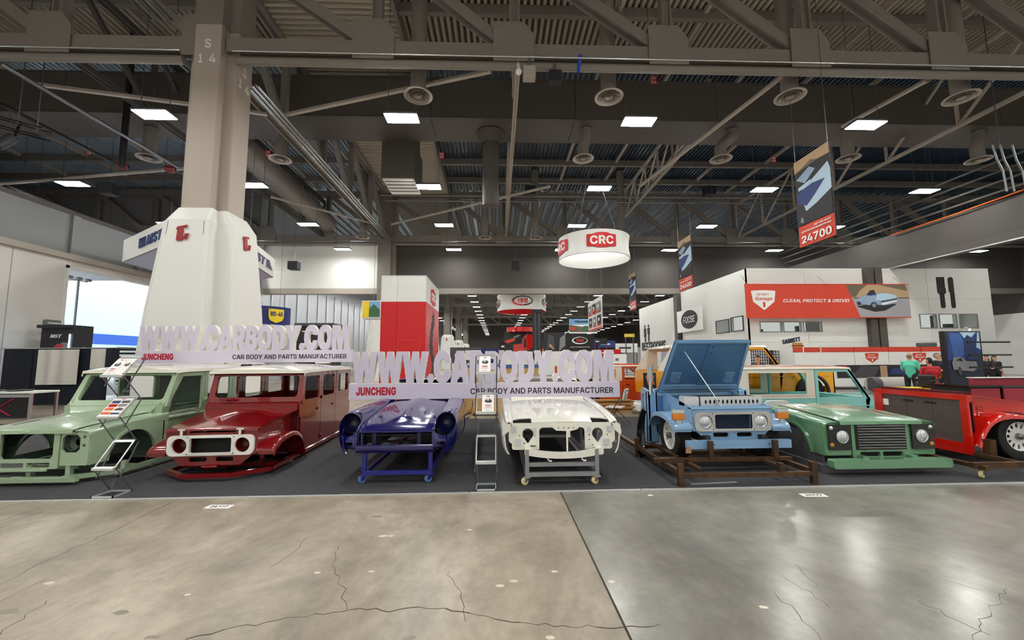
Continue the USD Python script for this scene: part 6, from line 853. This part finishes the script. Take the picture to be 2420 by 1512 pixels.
for y, z, n in ((27.2, 12.9, 'nearer'), (28.4, 13.0, 'farther'), (15.6, 13.7, 'nearest, over the big truss')): one('sprinkler_pipe', MB().cyl((-8, y, z), (24, y, z), .06, 8), 'galv_dark' if y > 20 else 'galv', f'long level pipe crossing the hall, {n}', 'pipe')
for x in (-3, 1.7, 4.2, 7.5, 11.6, 14.2, 18): one('pipe_rod', MB().cyl((x, 15.6, 13.75), (x, 15.6, 15.99), .012, 5), 'galv', 'thin rod carrying the nearest level pipe', 'rod', group='rods of the nearest level pipe')
b_ = thing('conduit_bundle', 'bundle of pipes in front of the S 14 column head', 'conduits')
for k in range(5): P(b_, 'conduit', MB().cyl((-10.2-.16*k, 3, 12.3), (-10.2-.16*k, 12.15, 12.3), .04, 8), 'galv' if k % 2 else 'galv_dark')
for k in range(4): one('wall_pipe', MB().cyl((24.2-.25*k, 12.8, 9.5+.4*k), (24.2-.25*k, 32.8, 9.5+.4*k), .06, 8), 'steel_dark', f'dark pipe along the right header wall, {ORD[k]} from below', 'pipe')
one('orange_cable', MB().tube([at(2420, 448, X=24.4), at(2260, 505, X=24.4), at(2105, 556, X=24.4)], .035, 6), 'orange', 'orange cable along the top of the right header wall', 'cable')
a = at(2370, 400, Y=14.5); t = thing('flexible_pipes', 'silver flexible pipes bent down under the right diffuser', 'pipes', a); [P(t, 'pipe', MB().tube([(x, 0, 1.0), (x+.1, 0, .4), (x+.3, 0, -.1), (x+.35, 0, -.9)], .035, 8), 'galv_dark') for x in (-.3, 0, .5)]; P(t, 'hanger', MB().cyl((0.0, 0, .9), (0, 0, 15.99-a[2]), .02, 6), 'galv_dark')
a, b = at(0, 290, Y=13.5), at(95, 322, Y=13.5); t = thing('lighting_truss', 'short black lighting truss with a spotlight at the left edge', 'lighting truss'); d = b-a
for dy, dz in ((0, 0), (.3, 0), (0, .3), (.3, .3)): P(t, 'tube', MB().cyl(a+(-1.5, dy, dz+.3), b+(0, dy, dz), .03, 8), 'black_gloss')
for k in range(8): P(t, 'lacing', MB().cyl(a+d*k/8+(0, 0, .02), a+d*(k+1)/8+(0, 0, .3), .015, 6), 'black_gloss')
c = at(30, 345, Y=13.5); P(t, 'spotlight', MB().cyl(c+(0, 0, .3), c+(-.15, -.3, -.15), .16, 16), 'near_black'); P(t, 'yoke', MB().bar(c+(0, .1, .8), c+(0, 0, .2), .05), 'black_gloss'); P(t, 'hanger', MB().cyl(a+(.4, .15, .2), (a[0]+.4, a[1]+.15, 15.99), .02, 6), 'galv_dark'); P(t, 'hanger', MB().cyl(b+(-.3, .15, .2), (b[0]-.3, b[1]+.15, 15.99), .02, 6), 'galv_dark')
a, b = at(305, 200, Y=17.0), at(292, 393, Y=17.0); one('drop_pipe', MB().cyl((a[0], 17.0, 15.99), (a[0], 17.0, b[2]), .12, 12), 'black', 'thick black vertical pipe left of the column', 'pipe')
# ---------------------------------------------------------------- people
def cap(p, q, r1, r2): return m3.Manifold.batch_hull([m3.Manifold.sphere(r1, 14).translate(tuple(map(float, p))), m3.Manifold.sphere(r2, 14).translate(tuple(map(float, q)))])
def person(label, loc, rz, top, legs, hair, skin, arms, sit=False, lean=0., scale=1., bald=False, long_hair=False, cap_=None, glasses=False):
    t = thing('person', label, 'person', loc, rz); S = lambda b: MB().add(b.scale((scale,)*3)); A = lambda *p: np.array(p, float); hz = .5 if sit else .93; L = A(0, -lean, 0)
    hip = [A(s*.095, 0, hz) for s in (-1, 1)]; knee = [A(s*.12, -.44 if sit else -.01, hz-.02 if sit else .5) for s in (-1, 1)]; ank = [A(s*.12, -.44 if sit else .02, .08) for s in (-1, 1)]
    ch = A(0, .01, hz+.36)+L; sh = [A(s*.18, .01, hz+.47)+L*1.2 for s in (-1, 1)]; nk = A(0, .0, hz+.54)+L*1.3; hd = nk+A(0, -.02, .16)
    b = [cap(hip[0], hip[1], .105, .105), cap(A(0, 0, hz+.05), ch, .12, .13), cap(sh[0], sh[1], .065, .065), cap(ch-A(.07, 0, 0), ch+A(.07, 0, 0), .12, .12), cap(nk-A(0, 0, .06), hd, .052, .05)]
    head = m3.Manifold.sphere(1, 22).scale((.076, .096, .116)).translate(tuple(hd+A(0, 0, .01))); jaw = m3.Manifold.sphere(1, 16).scale((.058, .07, .06)).translate(tuple(hd+A(0, -.025, -.075))); nose = cap(hd+A(0, -.09, .0), hd+A(0, -.108, -.03), .01, .014); ears = [m3.Manifold.sphere(1, 10).scale((.012, .022, .032)).translate(tuple(hd+A(s*.077, .01, -.01))) for s in (-1, 1)]
    b += [head, jaw, nose]+ears; tr, tp = [cap(hip[0], hip[1], .118, .118)], [cap(A(0, 0, hz+.02), ch, .138, .145), cap(ch-A(.07, 0, 0), ch+A(.07, 0, 0), .135, .135), cap(sh[0], sh[1], .08, .08)]; shoes = []
    for k in range(2):
        b += [cap(hip[k], knee[k], .085, .058), cap(knee[k], ank[k], .058, .04)]; tr += [cap(hip[k], knee[k], .10, .072), cap(knee[k], ank[k], .072, .062)]; shoes.append(cap(ank[k]+A(0, .03, -.035), ank[k]+A(0, -.15, -.045), .045, .035))
        el, wr = sh[k]+A(*arms[k][0]), sh[k]+A(*arms[k][1]); b += [cap(sh[k], el, .055, .043), cap(el, wr, .043, .03)]; tp.append(cap(sh[k], sh[k]+(el-sh[k])*.8, .072, .062))
        d = nrm(wr-el); pa = wr+d*.05; b.append(cap(wr, pa, .028, .034)); sd = nrm(np.cross(d, (0, .3, 1)))
        for j in range(4): f0 = pa+sd*(.024*(j-1.5)); f1 = f0+d*(.05-.006*abs(j-1.2)); f2 = f1+nrm(d+A(0, 0, -.5))*.03; b += [cap(f0, f1, .010, .009), cap(f1, f2, .009, .007)]
        b.append(cap(wr+d*.02+sd*.03, wr+d*.05+sd*.065, .011, .009))
    u = b[0]
    for q in b[1:]: u = u+q
    P(t, 'body', S(u), skin, 50)
    for nm, lst, m in (('shirt', tp, top), ('trousers', tr, legs)):
        u = lst[0]
        for q in lst[1:]: u = u+q
        P(t, nm, S(u), m, 50)
    for q in shoes: P(t, 'shoe', S(q), 'cloth_black', 50)
    for s in (-1, 1): P(t, 'eye', S(m3.Manifold.sphere(.011, 10).translate(tuple(hd+A(s*.03, -.088, .012)))), 'black')
    P(t, 'mouth', S(m3.Manifold.sphere(1, 10).scale((.022, .006, .005)).translate(tuple(hd+A(0, -.094, -.072)))), mat('lips', '9a5a50', .5))
    hcut = m3.Manifold.cube((.4, .4, .4), True).translate(tuple(hd+A(0, -.2-.045, -.19+(.09 if not bald else -.0)))); hr_ = m3.Manifold.sphere(1, 20).scale((.084, .104, .122)).translate(tuple(hd+A(0, .008, .018)))-m3.Manifold.cube((.4, .4, .4), True).translate(tuple(hd+A(0, -.13, -.14)))-m3.Manifold.cube((.4, .6, .4), True).translate(tuple(hd+A(0, 0, -.26)))
    if bald: hr_ = hr_-m3.Manifold.cube((.4, .4, .4), True).translate(tuple(hd+A(0, -.05, .24)))
    if long_hair: hr_ = hr_+cap(hd+A(0, .05, .04), hd+A(0, .1, -.3), .08, .07)
    P(t, 'hair', S(hr_), hair, 50)
    if cap_: c = m3.Manifold.sphere(1, 18).scale((.09, .11, .09)).translate(tuple(hd+A(0, 0, .05)))-m3.Manifold.cube((.5, .5, .4), True).translate(tuple(hd+A(0, 0, -.15))); P(t, 'cap', S(c+m3.Manifold.cylinder(.012, .07, .07, 16).translate(tuple(hd+A(0, -.1, .05)))), cap_, 40)
    if glasses: P(t, 'glasses', S(cap(hd+A(-.055, -.1, .015), hd+A(-.015, -.105, .012), .016, .016)+cap(hd+A(.055, -.1, .015), hd+A(.015, -.105, .012), .016, .016)), 'near_black')
    return t
dn = ((-.06, .03, -.28), (-.07, -.06, -.52)), ((.06, .03, -.28), (.07, -.06, -.52)); fw = ((-.05, -.05, -.26), (-.02, -.28, -.30)), ((.05, -.05, -.26), (.02, -.28, -.30))
person('person in a mint green shirt and black trousers standing by the white trailer', (14.85, 14.2, 0), 115, 'mint', 'cloth_black', 'hair_grey', 'skin', fw, bald=True)
t = person('person in a black polo shirt with a white badge and dark glasses', (16.0, 14.3, 0), 25, 'cloth_black', 'cloth_black', 'hair_grey', 'skin_pale', fw, glasses=True); P(t, 'badge', MB().box(-.06, -.16, 1.12, .04, -.15, 1.26), 'white')
person('person in a red shirt seated on the yellow buggy, seen from behind', (14.0, 12.75, .25), 160, 'cloth_red', 'jeans', 'hair_black', 'skin', fw, sit=True)
person('person in black with a hand at the chin behind the yellow car', (8.75, 13.4, 0), -50, 'cloth_black', 'jeans', 'hair_black', 'skin', (((-.06, .03, -.28), (-.07, -.06, -.52)), ((.03, -.14, -.22), (-.12, -.22, .05))), scale=.96)
person('person in long black clothes at the right edge, arm held forward', (22.0, 17.6, 0), -60, 'cloth_black', 'cloth_black', 'hair_black', 'skin_pale', (((-.06, .0, -.28), (.0, -.2, -.35)), ((.05, -.14, -.2), (.05, -.42, -.25))), long_hair=True, scale=.95)
person('person in black just right of the one holding an arm forward', (22.75, 17.9, 0), -20, 'cloth_black', 'cloth_black', 'hair_black', 'skin_pale', dn, long_hair=True, scale=.93)
person('person in a white shirt by the orange sales stand', (23.3, 16.6, 0), 60, 'white', 'jeans', 'hair_black', 'skin', fw)
